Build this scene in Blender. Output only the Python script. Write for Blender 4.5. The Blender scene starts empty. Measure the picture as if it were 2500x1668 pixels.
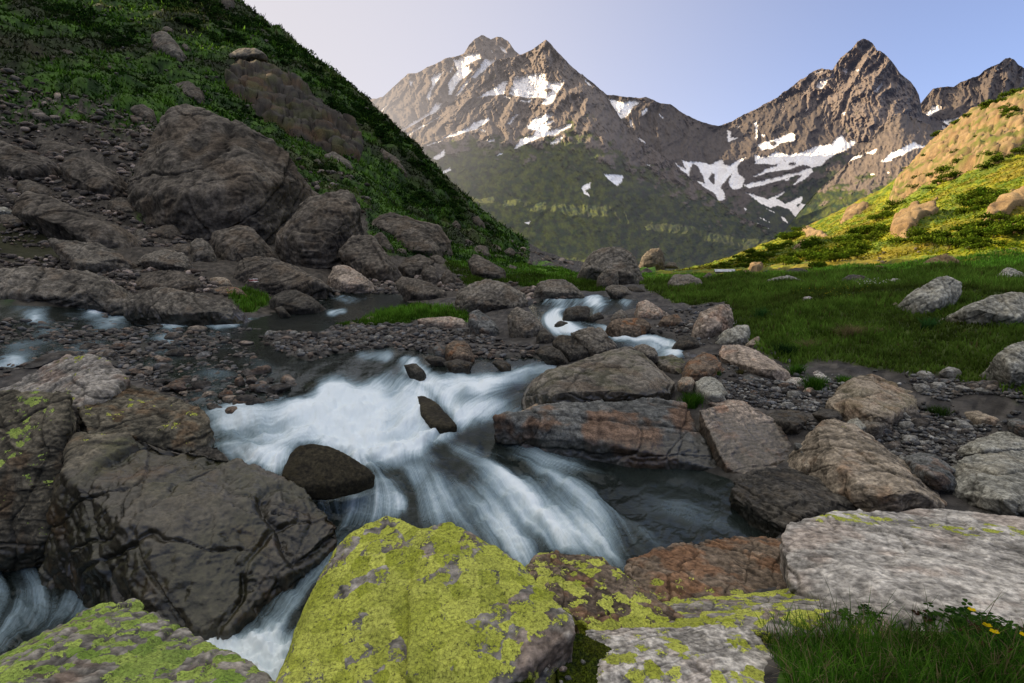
# Alpine stream valley, built object by object.  Units: metres, +Y looks up the valley, eye at height EZ.
import bpy, bmesh, math, random
import numpy as np
from mathutils import Vector
rng = np.random.default_rng(7); random.seed(7)
scn = bpy.context.scene; C = scn.collection
EZ = 2.6; F = 1400.0; CX, CY = 1250.0, 834.0
PIT = math.atan(154/1400); CP, SP = math.cos(PIT), math.sin(PIT)
f32 = np.float32
# ---------------------------------------------------------------- noise
_perm = rng.permutation(256).astype(np.int32)
_G = rng.normal(size=(256, 3)); _G = (_G/np.linalg.norm(_G, axis=1)[:, None]).astype(f32)
def perlin(P):
    P = np.asarray(P, f32); i = np.floor(P).astype(np.int32); f = P - i; i &= 255
    u = f*f*f*(f*(f*6-15)+10); out = np.zeros(len(P), f32)
    for a in (0, 1):
        ha = _perm[(i[:, 0]+a) & 255]; wa = u[:, 0] if a else 1-u[:, 0]
        for b in (0, 1):
            hb = _perm[(ha+i[:, 1]+b) & 255]; wb = wa*(u[:, 1] if b else 1-u[:, 1])
            for c in (0, 1):
                g = _G[_perm[(hb+i[:, 2]+c) & 255]]
                d = (f[:, 0]-a)*g[:, 0]+(f[:, 1]-b)*g[:, 1]+(f[:, 2]-c)*g[:, 2]
                out += wb*(u[:, 2] if c else 1-u[:, 2])*d
    return out*1.6
def fbm(P, o=4, gain=.5, lac=2.03):
    P = np.asarray(P, f32); r = np.zeros(len(P), f32); a = 1.0
    for k in range(o):
        r += a*perlin(P+17.3*k); P = P*lac; a *= gain
    return r
def ridged(P, o=4, gain=.5, lac=2.1):
    P = np.asarray(P, f32); r = np.zeros(len(P), f32); a = 1.0
    for k in range(o):
        r += a*(1-2*np.abs(perlin(P+11.7*k))); P = P*lac; a *= gain
    return r
def joints(q, dirs, fr, wob, sd):
    """straight rock joints: value per block between three families of joint planes, and how open the joint is"""
    cell = []; gap = np.ones(len(q), f32)
    for k, (n, f) in enumerate(zip(dirs, fr)):
        s = (q@np.asarray(n))*f+wob*(.28+.1*k)+sd*1.7*k; s = s+.18*np.sin(s*2.3+k); c = np.floor(s); u = s-c; e = np.minimum(u, 1-u)/f
        mk = sstep(-.35, .15, perlin(q*1.9+31*k+sd)); gap = np.minimum(gap, 1-(1-sstep(.0, .011, e))*mk); cell.append(c)
    return perlin(np.stack(cell, 1)*.613+sd+.37), gap
def sstep(a, b, x):
    t = np.clip((x-a)/(b-a), 0, 1); return t*t*(3-2*t)
# ---------------------------------------------------------------- photo pixel <-> world
ZO = {'A': (0, 0), 'B': (800, 0), 'C': (1600, 0), 'D': (0, 450), 'E': (800, 550), 'G': (1600, 550), 'H': (0, 1068), 'I': (800, 1068), 'J': (1600, 1068)}
def pts(s, z=None):
    a = np.array([[float(v) for v in t.split(',')] for t in s.split()])
    if z and z != 'P':
        k = 900/2350; a[:, 0] = a[:, 0]*k+ZO[z][0]; a[:, 1] = a[:, 1]*k+ZO[z][1]
    return a
def at(px, py, Y):
    px, py, Y = np.broadcast_arrays(np.asarray(px, float), py, Y)
    xc = (px-CX)/F; yc = (CY-py)/F; w = CP+SP*yc; t = Y/w
    return np.stack([xc*t, Y, (-SP+CP*yc)*t+EZ], -1)
def atz(px, py, z):
    yc = (CY-py)/F; return at(px, py, z*(CP+SP*yc)/(-SP+CP*yc))
def project(P):
    x, y, z = P[..., 0], P[..., 1], P[..., 2]-EZ
    zc = np.maximum(CP*y-SP*z, 1e-3); yc = SP*y+CP*z
    return CX+F*x/zc, CY-F*yc/zc
def inpoly(px, py, poly):
    r = np.zeros(px.shape, bool); n = len(poly)
    for k in range(n):
        x0, y0 = poly[k]; x1, y1 = poly[(k+1) % n]
        if y0 == y1: continue
        r ^= ((y0 > py) != (y1 > py)) & (px < (x1-x0)*(py-y0)/(y1-y0)+x0)
    return r
def linrbf(X, v, reg=1e-3):
    D = np.linalg.norm(X[:, None]-X[None], axis=2)
    n = len(X); A = np.zeros((n+3, n+3)); A[:n, :n] = -D+np.eye(n)*reg
    A[:n, n] = A[n, :n] = 1; A[:n, n+1:] = X; A[n+1:, :n] = X.T
    w = np.linalg.solve(A, np.concatenate([v, [0, 0, 0]]))
    def ev(Q):
        out = np.empty(len(Q))
        for s in range(0, len(Q), 40000):
            q = Q[s:s+40000]
            d = np.sqrt(np.maximum((q**2).sum(1)[:, None]+(X**2).sum(1)[None]-2*q@X.T, 0))
            out[s:s+40000] = -d@w[:n]+w[n]+q@w[n+1:]
        return out
    return ev
def blur(a, k, ax):
    for _ in range(2):
        p = [(0, 0)]*a.ndim; p[ax] = (k+1, k); c = np.cumsum(np.pad(a, p, mode='edge'), axis=ax)
        n = a.shape[ax]; a = (np.take(c, np.arange(2*k+1, 2*k+1+n), ax)-np.take(c, np.arange(0, n), ax))/(2*k+1)
    return a
# ---------------------------------------------------------------- mesh helpers
def mesh(name, V, Fc, mat=None, attrs=None, smooth=True, parent=None, loc=None):
    me = bpy.data.meshes.new(name); V = np.ascontiguousarray(V, f32); Fc = np.ascontiguousarray(Fc, np.int32)
    k = Fc.shape[1]; nf = len(Fc)
    me.vertices.add(len(V)); me.vertices.foreach_set('co', V.ravel())
    me.loops.add(nf*k); me.loops.foreach_set('vertex_index', Fc.ravel())
    me.polygons.add(nf); me.polygons.foreach_set('loop_start', np.arange(0, nf*k, k, dtype=np.int32))
    me.update(calc_edges=True)
    if smooth: me.polygons.foreach_set('use_smooth', np.ones(nf, bool))
    setattrs(me, attrs)
    if mat: me.materials.append(mat)
    o = bpy.data.objects.new(name, me); C.objects.link(o)
    if parent: o.parent = parent
    if loc is not None: o.location = loc
    return o
def setattrs(me, attrs):
    for n, a in (attrs or {}).items():
        a = np.asarray(a, f32)
        if a.ndim == 2:
            at_ = me.attributes.new(n, 'FLOAT_COLOR', 'POINT')
            if a.shape[1] == 3: a = np.concatenate([a, np.ones((len(a), 1), f32)], 1)
            at_.data.foreach_set('color', np.ascontiguousarray(a, f32).ravel())
        else:
            me.attributes.new(n, 'FLOAT', 'POINT').data.foreach_set('value', np.ascontiguousarray(a, f32))
def tag(o, label, cat, group=None, kind=None):
    o['label'] = label; o['category'] = cat
    if group: o['group'] = group
    if kind: o['kind'] = kind
    return o
def gridfaces(nr, nc, keep=None):
    i = np.arange(nr*nc).reshape(nr, nc)
    q = np.stack([i[:-1, :-1], i[:-1, 1:], i[1:, 1:], i[1:, :-1]], -1).reshape(-1, 4)
    return q if keep is None else q[keep]
def compact(V, Fc, attrs=None):
    u, inv = np.unique(Fc, return_inverse=True)
    return V[u], inv.reshape(Fc.shape), {k: a[u] for k, a in (attrs or {}).items()}
def vnormals(V, Q):
    n = np.cross(V[Q[:, 2]]-V[Q[:, 0]], V[Q[:, -1]]-V[Q[:, 1]]); N = np.zeros_like(V)
    for k in range(Q.shape[1]):
        for a in range(3): N[:, a] += np.bincount(Q[:, k], n[:, a], len(V))
    return N/np.maximum(np.linalg.norm(N, axis=1), 1e-9)[:, None]
# ---------------------------------------------------------------- node helpers
class NT:
    def __init__(s, name):
        s.m = bpy.data.materials.new(name); s.m.use_nodes = True; s.t = s.m.node_tree; s.t.nodes.clear()
        s.out = s.t.nodes.new('ShaderNodeOutputMaterial')
    def n(s, typ, ins=None, **kw):
        d = s.t.nodes.new('ShaderNode'+typ)
        for k, v in kw.items(): setattr(d, k, v)
        for k, v in (ins or {}).items():
            sock = d.inputs[k]
            if isinstance(v, bpy.types.NodeSocket): s.t.links.new(v, sock)
            else: sock.default_value = v if not (isinstance(v, tuple) and len(v) == 3 and sock.type == 'RGBA') else (*v, 1)
        return d
    def attr(s, name, col=False):
        return s.n('Attribute', attribute_name=name).outputs['Color' if col else 'Fac']
    def math(s, op, a, b=0.0, c=0.0, clamp=False):
        return s.n('Math', {0: a, 1: b, 2: c}, operation=op, use_clamp=clamp).outputs[0]
    def ramp(s, v, a, b, lo=0.0, hi=1.0):
        return s.n('MapRange', {'Value': v, 'From Min': a, 'From Max': b, 'To Min': lo, 'To Max': hi}, interpolation_type='SMOOTHSTEP').outputs[0]
    def mix(s, f, a, b, mode='MIX'):
        d = s.t.nodes.new('ShaderNodeMix'); d.data_type = 'RGBA'; d.blend_type = mode
        for sock, v in ((d.inputs[0], f), (d.inputs[6], a), (d.inputs[7], b)):
            if isinstance(v, bpy.types.NodeSocket): s.t.links.new(v, sock)
            elif isinstance(v, (int, float)) and sock.type == 'RGBA': sock.default_value = (v, v, v, 1)
            else: sock.default_value = v if isinstance(v, (int, float)) else (*v, 1)
        return d.outputs[2]
    def noise(s, vec, scale, detail=4.0, rough=.55, dist=0.0, out='Fac'):
        return s.n('TexNoise', {'Vector': vec, 'Scale': scale, 'Detail': detail, 'Roughness': rough, 'Distortion': dist}).outputs[out]
    def vor(s, vec, scale, feature='F1', out='Distance', rand=1.0):
        return s.n('TexVoronoi', {'Vector': vec, 'Scale': scale, 'Randomness': rand}, feature=feature).outputs[out]
    def mapping(s, vec, scale=(1, 1, 1), rot=(0, 0, 0), loc=(0, 0, 0)):
        return s.n('Mapping', {'Vector': vec, 'Scale': scale, 'Rotation': rot, 'Location': loc}).outputs[0]
    def bump(s, h, strength=.5, dist=.02, normal=None):
        i = {'Height': h, 'Strength': strength, 'Distance': dist}
        if normal is not None: i['Normal'] = normal
        return s.n('Bump', i).outputs[0]
    def principled(s, col, rough=.85, normal=None, spec=.3, **kw):
        i = {'Base Color': col, 'Roughness': rough, 'Specular IOR Level': spec}
        if normal is not None: i['Normal'] = normal
        i.update(kw); return s.n('BsdfPrincipled', i).outputs[0]
    def done(s, sh):
        s.t.links.new(sh, s.out.inputs[0]); return s.m
# ---------------------------------------------------------------- camera, sun, sky
cam = bpy.data.cameras.new('camera'); cam.sensor_width = 36; cam.lens = 36*F/2500; cam.clip_start = .05; cam.clip_end = 60000
co = bpy.data.objects.new('camera', cam); co.location = (0, 0, EZ); co.rotation_euler = (math.pi/2-PIT, 0, 0); C.objects.link(co); scn.camera = co
SUN_AZ, SUN_EL = math.radians(-72), math.radians(24.2)        # azimuth from +Y, negative = towards the left side of the valley
SD = Vector((math.sin(SUN_AZ)*math.cos(SUN_EL), math.cos(SUN_AZ)*math.cos(SUN_EL), math.sin(SUN_EL)))
sl = bpy.data.lights.new('sun', 'SUN'); sl.energy = 12.5; sl.angle = math.radians(.5); sl.color = (1, .78, .50)
so = bpy.data.objects.new('sun', sl); so.rotation_euler = (-SD).to_track_quat('-Z', 'Y').to_euler(); so.location = (-30, 0, 120); C.objects.link(so)
w = bpy.data.worlds.new('World'); scn.world = w; w.use_nodes = True; wt = w.node_tree; wt.nodes.clear()
sky = wt.nodes.new('ShaderNodeTexSky'); sky.sky_type = 'NISHITA'; sky.sun_disc = False
sky.sun_elevation = SUN_EL; sky.sun_rotation = SUN_AZ; sky.altitude = 1900; sky.air_density = 1.0; sky.dust_density = 3.5; sky.ozone_density = 1.0
tint = wt.nodes.new('ShaderNodeMix'); tint.data_type = 'RGBA'; tint.blend_type = 'MULTIPLY'; tint.inputs[0].default_value = 1; tint.inputs[7].default_value = (1.22, .96, .93, 1)
bg = wt.nodes.new('ShaderNodeBackground'); bg.inputs[1].default_value = .34
wo = wt.nodes.new('ShaderNodeOutputWorld'); wt.links.new(sky.outputs[0], tint.inputs[6]); 
def wn_(t_, **k):
    d = wt.nodes.new('ShaderNode'+t_)
    for a, b in k.items(): setattr(d, a, b)
    return d
tcw = wn_('TexCoord'); sep = wn_('SeparateXYZ'); wt.links.new(tcw.outputs['Generated'], sep.inputs[0])         # bright neutral overhead sky, added out of view to lift and warm the shade
mr = wn_('MapRange', interpolation_type='SMOOTHSTEP'); wt.links.new(sep.outputs[2], mr.inputs[0]); mr.inputs[1].default_value = .47; mr.inputs[2].default_value = .85; mr.inputs[3].default_value = 0; mr.inputs[4].default_value = .9
zenith_fill = wn_('Mix', data_type='RGBA'); zenith_fill.inputs[7].default_value = (3.9, 3.72, 3.45, 1); wt.links.new(mr.outputs[0], zenith_fill.inputs[0]); dp = wn_('VectorMath', operation='DOT_PRODUCT'); wt.links.new(tcw.outputs['Generated'], dp.inputs[0]); dp.inputs[1].default_value = (math.sin(SUN_AZ), math.cos(SUN_AZ), 0)
mg = wn_('MapRange', interpolation_type='SMOOTHSTEP'); wt.links.new(dp.outputs['Value'], mg.inputs[0]); mg.inputs[1].default_value = -.6; mg.inputs[2].default_value = .75
gr = wn_('Mix', data_type='RGBA'); gr.inputs[6].default_value = (.46, .60, .78, 1); gr.inputs[7].default_value = (1.0, .93, .88, 1); wt.links.new(mg.outputs[0], gr.inputs[0])   # clearer, deeper air away from the sun
gm_ = wn_('Mix', data_type='RGBA', blend_type='MULTIPLY'); gm_.inputs[0].default_value = 1; wt.links.new(tint.outputs[2], gm_.inputs[6]); wt.links.new(gr.outputs[2], gm_.inputs[7]); mh = wn_('MapRange', interpolation_type='SMOOTHSTEP'); wt.links.new(dp.outputs['Value'], mh.inputs[0]); mh.inputs[1].default_value = -.30; mh.inputs[2].default_value = .72; mh.inputs[3].default_value = .14; mh.inputs[4].default_value = .88
cr_ = wn_('Mix', data_type='RGBA'); cr_.inputs[7].default_value = (2.25, 2.12, 2.10, 1); wt.links.new(mh.outputs[0], cr_.inputs[0]); wt.links.new(gm_.outputs[2], cr_.inputs[6]); wt.links.new(cr_.outputs[2], zenith_fill.inputs[6])
wt.links.new(zenith_fill.outputs[2], bg.inputs[0]); wt.links.new(bg.outputs[0], wo.inputs[0])
scn.view_settings.view_transform = 'Standard'; scn.view_settings.look = 'None'; scn.view_settings.exposure = 0
scn.render.engine = 'CYCLES'; cy = scn.cycles; cy.use_denoising = True; cy.max_bounces = 5; cy.diffuse_bounces = 2; cy.glossy_bounces = 2
cy.transparent_max_bounces = 12; cy.transmission_bounces = 3; cy.use_adaptive_sampling = True; cy.adaptive_threshold = .02; cy.caustics_reflective = False; cy.caustics_refractive = False

def mixc(f, a, b):
    f = np.asarray(f)[..., None]; return np.asarray(a)*(1-f)+np.asarray(b)*f
def baked_mat(name, scale, bdist, lo=.7, hi=1.3, bs=.6, rough=.9, air=False, detail=5):
    """colour comes from the surface's own vertex colours, broken up by a noise texture"""
    t = NT(name); pos = t.n('NewGeometry').outputs['Position']; nz = t.noise(pos, scale, detail, .68)
    col = t.mix(1.0, t.attr('col', True), t.ramp(nz, .25, .75, lo, hi), 'MULTIPLY')
    sh = t.principled(col, t.math('SUBTRACT', rough, t.math('MULTIPLY', t.attr('wet'), .55)) if not air else rough, t.bump(nz, bs, bdist), .2)
    if air: sh = t.n('MixShader', {0: t.attr('haze'), 1: sh, 2: t.n('Emission', {'Color': t.attr('air', True)}).outputs[0]}).outputs[0]  # distance haze painted on as a glow of the mountain surface
    return t.done(sh)
# ================================================================ TERRAIN: one height field E = (z-EZ)/r over (azimuth, ln r)
cps = []                                                    # control points in world space
def cz(s):
    for t in s.split():
        a, b, z = map(float, t.split(',')); cps.append(atz(a, b, z))
def cY(s):
    for t in s.split():
        a, b, Y = map(float, t.split(',')); cps.append(at(a, b, Y))
# stream levels (pixel, height below the eye)
cz('500,1560,-2.62 560,1640,-2.66 120,1450,-2.76 0,1600,-2.8 -300,1500,-2.8 850,1250,-2.36 1250,1300,-2.32 1450,1200,-2.3 1700,1200,-2.3 1900,1290,-2.25 1550,1125,-2.28 1250,1140,-2.2 '
   '1120,1085,-2.03 1040,1050,-1.9 900,1080,-1.9 700,1040,-1.86 950,1000,-1.8 650,1100,-1.92 1150,960,-1.74 1250,910,-1.62 1000,920,-1.62 800,900,-1.55 600,900,-1.5 400,860,-1.43 '
   '100,850,-1.42 0,780,-1.3 300,780,-1.25 550,790,-1.25 800,800,-1.3 700,750,-1.1 850,720,-.68 1000,770,-1.02 1100,830,-1.4 1350,770,-.95 1500,790,-1.0 1620,850,-1.28 1350,730,-.62 '
   '1480,720,-.55 1400,702,-.34 -300,860,-1.42 -300,760,-1.2 200,1250,-2.5 -200,1250,-2.6')
# right bank and gravel
cz('2000,1000,-1.75 2400,1050,-1.85 2250,1180,-2.12 1750,960,-1.62 2300,950,-1.5 2450,930,-1.33 2000,880,-1.33 1850,830,-1.12 2100,800,-.88 2400,800,-.78 1950,750,-.58 2300,720,-.33 '
   '1700,740,-.68 1650,780,-.95 1750,700,-.3 2000,690,-.15 2128,1051,-1.9 2350,1120,-2.0 2700,950,-1.3 2700,1200,-2.1 2300,1230,-2.2 1900,1100,-2.12 1700,1112,-2.26 1850,1135,-2.26 2420,1200,-2.2')
cY('2100,1600,2.35 2400,1600,2.3 1900,1668,2.15 2500,1700,2.05 2000,1500,3.05 2300,1500,3.1 2700,1500,2.7')
cY('2250,670,28 2480,650,30 1640,690,40 1640,662,170 1800,672,60 1900,670,50 2100,655,50 2300,632,52 2500,607,50 2800,570,50')
# middle distance and left slope
cY('1500,690,40 1350,662,55 1250,642,70 1150,642,50 1100,680,34 1300,690,34 1000,680,30 1560,662,90 1480,657,110 900,690,27 700,690,24 500,690,21 250,700,19 0,720,17 0,640,23 150,600,27 '
   '300,620,26 500,600,32 700,600,35 850,600,39 1000,600,47 0,500,33 200,480,37 100,400,44 300,400,47 0,330,52 520,500,44 700,480,51 850,500,54 950,560,51 1050,590,58 200,250,68 0,200,72 '
   '400,300,66 600,350,72 750,420,66 900,480,67 1000,520,71 1100,570,74 0,50,100 200,80,112 400,150,105 300,0,140 550,200,105 700,300,98 850,380,92 950,450,92 1050,520,90 1150,570,90 '
   '570,-4,165 700,88,158 800,168,150 860,218,146 900,250,140 950,295,132 1000,348,125 1040,392,120 1080,438,115 1115,478,111 1150,518,108 1230,585,104 1270,620,100 '
   '-300,600,25 -300,300,55 -300,0,110 0,-100,150 300,-130,175 -300,-200,165 -700,-350,170')
cY('570,120,260 700,200,250 800,290,235 900,380,220 1000,470,205 1080,545,190 1150,592,180 1230,640,170 300,-60,300 0,0,300 -300,50,300 1150,650,300 900,600,380 500,500,420 0,400,450')
# right slope
cY('1692,664,230 1740,647,240 1791,627,250 1840,606,255 1891,584,260 1925,572,262 1960,562,265 2002,537,270 2060,508,270 2120,480,270 2174,456,270 2230,405,270 2285,345,270 2345,305,268 2404,268,265 2450,243,262 2500,215,260 2700,100,250 3000,0,240 '
   '2000,642,80 2200,605,75 2400,560,72 2500,500,85 2100,560,140 2300,500,120 2450,420,140 2200,500,200 2350,400,190 2500,320,190 1850,650,120 1950,610,150 1740,662,150 2700,520,80 2700,300,150 '
   '1692,690,400 1791,650,400 1891,630,400 2002,600,400 2174,540,400 2285,460,400 2500,360,400 1560,672,300 1450,672,300 1300,670,300')
for th, r, z in ((-60, 60, 20), (-60, 130, 80), (-60, 190, 108), (-60, 300, 100), (-75, 25, 3), (-75, 60, 22), (-75, 120, 74), (-75, 175, 100), (-75, 300, 90), (-95, 25, 1), (-95, 60, 18),
                 (-95, 150, 85), (-95, 300, 90), (-130, 10, -2), (-130, 80, 15), (-130, 200, 70), (-180, 3, -1.8), (-180, 20, -4), (-180, 80, -10), (-180, 300, -25), (180, 3, -1.8), (180, 20, -4),
                 (180, 80, -10), (180, 300, -25), (130, 5, -1.5), (130, 40, 0), (130, 200, 40), (95, 4, -1.6), (95, 15, -.5), (95, 50, 2), (95, 150, 45), (95, 300, 110), (70, 60, 4), (70, 150, 50), (70, 260, 100),
                 (-95, 4, -2.7), (-95, 10, -1.6), (-60, 15, -1), (-60, 25, .6), (0, 1, -1.75), (90, 1, -1.7), (180, 1, -1.7), (-90, 1, -1.8), (-180, 1, -1.7)):
    a = math.radians(th); cps.append(np.array([math.sin(a)*r, math.cos(a)*r, z+EZ]))
cps = np.array(cps); cr = np.hypot(cps[:, 0], cps[:, 1]); ca = np.arctan2(cps[:, 0], cps[:, 1]); ca[cps[:, 1] < -900] = 0
LS = .55
ev = linrbf(np.stack([ca, LS*np.log(cr)], 1), (cps[:, 2]-EZ)/cr)
th = np.concatenate([np.radians(np.arange(-180, -52, 4.)), np.radians(np.arange(-52, 52.01, .115)), np.radians(np.arange(56, 181, 4.))])
lr = np.concatenate([np.arange(math.log(1.0), math.log(430), .0095)]); NR, NTH = len(lr), len(th)
# evaluated on a coarser grid, then upsampled
cth = np.radians(np.arange(-180, 180.1, .5)); clr = np.arange(0, 6.2, .022)
Ec = ev(np.stack([np.tile(cth, len(clr)), LS*np.repeat(clr, len(cth))], 1)).reshape(len(clr), len(cth))
Ec = blur(blur(Ec, 1, 0), 1, 1)
def Esamp(t, l):
    u = np.clip((t-cth[0])/(cth[1]-cth[0]), 0, len(cth)-1.001); v = np.clip((l-clr[0])/.022, 0, len(clr)-1.001)
    i = u.astype(int); j = v.astype(int); u = u-i; v = v-j
    return (Ec[j, i]*(1-u)+Ec[j, i+1]*u)*(1-v)+(Ec[j+1, i]*(1-u)+Ec[j+1, i+1]*u)*v
def S(x, y):
    r = np.maximum(np.hypot(x, y), 1.0); return EZ+Esamp(np.arctan2(x, y), np.log(r))*np.hypot(x, y)
def hit(px, py, y0=1.3, y1=420, off=0.0):
    """world point where the sight line of a photo pixel meets the terrain"""
    px = np.atleast_1d(np.asarray(px, float)); py = np.atleast_1d(np.asarray(py, float)); Ys = np.exp(np.linspace(math.log(y0), math.log(y1), 900))
    res = np.full(len(px), float(y1)); d = at(px, py, np.ones(len(px))); d[:, 2] -= EZ
    prev = np.ones(len(px), bool)*True; done = np.zeros(len(px), bool); pf = np.zeros(len(px))
    for k, Y in enumerate(Ys):
        f = d[:, 2]*Y+EZ-(S(d[:, 0]*Y, np.full(len(px), Y))+off)
        new = (f <= 0) & ~done
        if new.any():
            t = np.where(pf > 0, pf/np.maximum(pf-f, 1e-9), 1.0); Yp = Ys[max(k-1, 0)]
            res[new] = (Yp+(Y-Yp)*t)[new]; done |= new
        pf = f
        if done.all(): break
    return at(px, py, res)
TH, LR = np.meshgrid(th, lr); RR = np.exp(LR); E = Esamp(TH, LR)
X = np.sin(TH)*RR; Yg = np.cos(TH)*RR; Z0 = EZ+E*RR
P0 = np.stack([X, Yg, Z0], -1); gx, gy = project(P0); front = Yg > .3
gx = np.where(front, gx, -9999); gy = np.where(front, gy, -9999)
Pf = P0.reshape(-1, 3)
n1 = fbm(Pf*np.array([.35, .35, 0])+3, 4).reshape(X.shape); n2 = fbm(Pf*1.7+9, 3).reshape(X.shape)
jx = gx+n1*18+n2*7; jy = gy+np.roll(n1, 40, 1)*9+n2*4
near1 = RR < 36
def zone(lst, k=1, lim=None):
    m = np.zeros(X.shape, bool)
    for z, s in lst:
        p = pts(s, z); bb = (jx > p[:, 0].min()) & (jx < p[:, 0].max()) & (jy > p[:, 1].min()) & (jy < p[:, 1].max())
        if lim is not None: bb &= lim
        m[bb] |= inpoly(jx[bb], jy[bb], p)
    return blur(blur(m.astype(f32), k, 0), k, 1)
river = zone([('P', '-400,740 0,742 214,748 300,770 395,787 540,785 660,768 770,735 800,712 870,705 960,728 985,738 900,768 780,790 800,810 640,818 660,850 760,878 800,860 960,845 1090,862 1170,872 1305,872 '
               '1380,890 1300,930 1275,970 1280,1010 1205,1020 1240,1060 1370,1100 1650,1125 1790,1165 1850,1230 1910,1300 1700,1350 1530,1420 1300,1400 1000,1340 820,1340 720,1500 660,1700 300,1700 -400,1900 -500,1300 200,1350 500,1400 700,1280 600,1180 500,1090 500,1010 400,930 250,860 100,870 -400,960'),
              ('P', '1290,735 1340,725 1430,722 1480,718 1540,735 1530,752 1450,765 1440,785 1490,800 1600,818 1650,826 1660,850 1680,885 1600,870 1540,840 1500,840 1440,815 1370,820 1330,795 1310,770')], 1, near1)
shallow = zone([('D', '-200,760 250,770 560,790 800,850 700,1100 300,1080 0,1280 -200,1300'), ('D', '700,870 1000,890 1400,910 1700,900 1500,960 1650,1060 1750,1200 1950,1210 1900,1280 1700,1440 1400,1500 1250,1440 820,1260 600,1100 300,1080 500,980')], 2, near1)
grass = zone([('G', '240,295 500,330 800,330 1000,325 1500,285 1900,270 2350,205 3000,150 3000,1150 2350,1110 2250,1060 2050,1010 1850,950 1600,945 1420,930 1300,890 1150,850 1000,860 900,905 800,860 700,810 640,775 600,700 500,640 470,480 300,470 100,480 0,440 -60,400'),
              ('E', '760,190 860,170 1060,200 1300,235 1600,320 1750,400 1600,420 1250,390 1100,370 900,380 780,300'), ('E', '200,575 560,515 760,535 880,540 860,590 600,590 350,645 -60,640 -60,590'),
              ('E', '1950,240 2350,300 2350,400 2000,390'), ('D', '1480,720 1690,705 1745,790 1540,805'), ('D', '-300,730 110,735 110,790 -300,800'), ('J', '700,1250 1250,1150 1900,1180 2350,1280 3000,1300 3000,2100 700,2100 800,1450')], 2)
hillL = (Yg > 0) & (gx < 1290) & (RR > 20)
lscree = zone([('A', '-900,820 0,830 300,850 600,890 900,900 1030,900 1000,1000 880,1080 830,1250 880,1400 1250,1450 1350,1500 1700,1500 1900,1250 2000,1200 2350,1350 2350,1700 -900,1700')], 3)
lg = np.where(hillL & (Z0-EZ > 1.5), sstep(26, 36, RR+n1*4), 0)*(1-lscree)
lgm = zone([('D', '-300,220 0,235 250,290 550,350 800,430 640,420 500,400 420,500 250,535 0,480 -300,480'), ('D', '870,200 1190,185 1275,290 1100,260 950,250')], 1, hillL)
hillR = (Yg > 0) & (RR > 50) & (X > 0) & (gx > 1600)
grass = np.clip(np.maximum(np.maximum(grass, lg), hillR*1.0), 0, 1)
# mixed stones in the upper scree band of the left slope
band = zone([('A', '-900,480 0,500 350,560 700,640 1000,800 1030,900 600,890 0,850 -900,850')], 6, hillL)
grass = grass*(1-band*sstep(-.05, .4, n2+n1*.5))
pebble = zone([('G', '430,990 900,1000 1180,1010 1100,1180 850,1180 640,1160 450,1120'), ('G', '1650,960 2350,1050 2350,1130 2200,1060 1800,1110 1650,1080'), ('G', '880,1260 1250,1240 1500,1290 1650,1200 1900,1220 2100,1310 1980,1480 1900,1560 1600,1560 1000,1350'),
               ('E', '0,640 560,630 880,670 1150,760 900,740 600,790 300,760 0,830'), ('D', '1500,850 2350,900 2350,1050 1900,1200 1700,1150 1600,1030')], 2, near1)
rockR = zone([('C', '1490,1320 1560,1150 1650,1080 1700,1000 1790,920 1850,880 1950,800 2080,720 2160,700 2200,690 2400,610 2400,860 2290,1000 2200,1040 2000,1100 1900,1150 1750,1180 1620,1260'),
              ('C', '1520,1420 1600,1370 1680,1310 1660,1350 1560,1420'), ('C', '1510,1520 1560,1440 1700,1370 1790,1390 1640,1470 1600,1530'), ('C', '1190,1430 1230,1340 1320,1310 1350,1330 1260,1390'), ('C', '2090,1440 2180,1350 2400,1280 2400,1340 2200,1400')], 1, hillR)
grass = grass*(1-rockR)
Zt = Z0.copy()
amp = np.clip(RR/30, .02, 1)
Zt += n2*.05*np.clip(RR/12, .15, 1)*(1-river)+n1*(.09+.10*grass)*np.clip(RR/15, 0, 2.2)*sstep(7, 20, RR)
far = sstep(35, 80, RR)
bumpy = fbm(Pf*np.array([.16, .16, .16])+31, 5).reshape(X.shape)
Zt += far*bumpy*np.where(hillL, 1.5, .9)*np.where(hillR & (Z0-EZ < 3), .25, 1)
strata = ridged(np.stack([Pf[:, 0]*.10+Pf[:, 2]*.02, Pf[:, 1]*.03, Pf[:, 2]*.05-Pf[:, 0]*.05], 1), 5).reshape(X.shape)
Zt += blur(blur(rockR, 5, 0), 7, 1)*(1.6+strata*1.1)
river = blur(blur(river, 3, 0), 4, 1)
depth = .34*sstep(.15, .95, river)*np.clip(RR/6, .5, 1)*(1-.75*shallow)
Zt -= depth
Pt = np.stack([X, Yg, Zt], -1)
def grid_index(x, y):
    t = np.arctan2(x, y); l = np.log(np.maximum(np.hypot(x, y), 1))
    return np.clip(np.searchsorted(lr, l), 0, NR-1), np.clip(np.searchsorted(th, t), 0, NTH-1)
def G(x, y):                                              # finished ground height
    i, j = grid_index(x, y); return Zt[i, j]
allq = gridfaces(NR, NTH); Vg = Pt.reshape(-1, 3)
hx, hy, hz, hr = X.ravel(), gy.ravel(), (Z0-EZ).ravel(), RR.ravel()
lface = ((hx < .02*hr) & (hz > .8+n1.ravel()*.6) & (hr > 22) & (np.cos(TH.ravel()) > -.4)) | ((TH.ravel() < math.radians(-44)) & (hr > 24) & (TH.ravel() > math.radians(-150)))
rface = (hx > 0) & (hr > 56) & (hz > 2.0+n1.ravel()*.3) & (TH.ravel() < math.radians(150)) & ~lface
cL = lface[allq].all(1); cR = rface[allq].all(1) & ~cL; cG = ~(cL | cR)
hue = fbm(Pf*np.array([.05, .05, .05])+77, 4)
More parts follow.
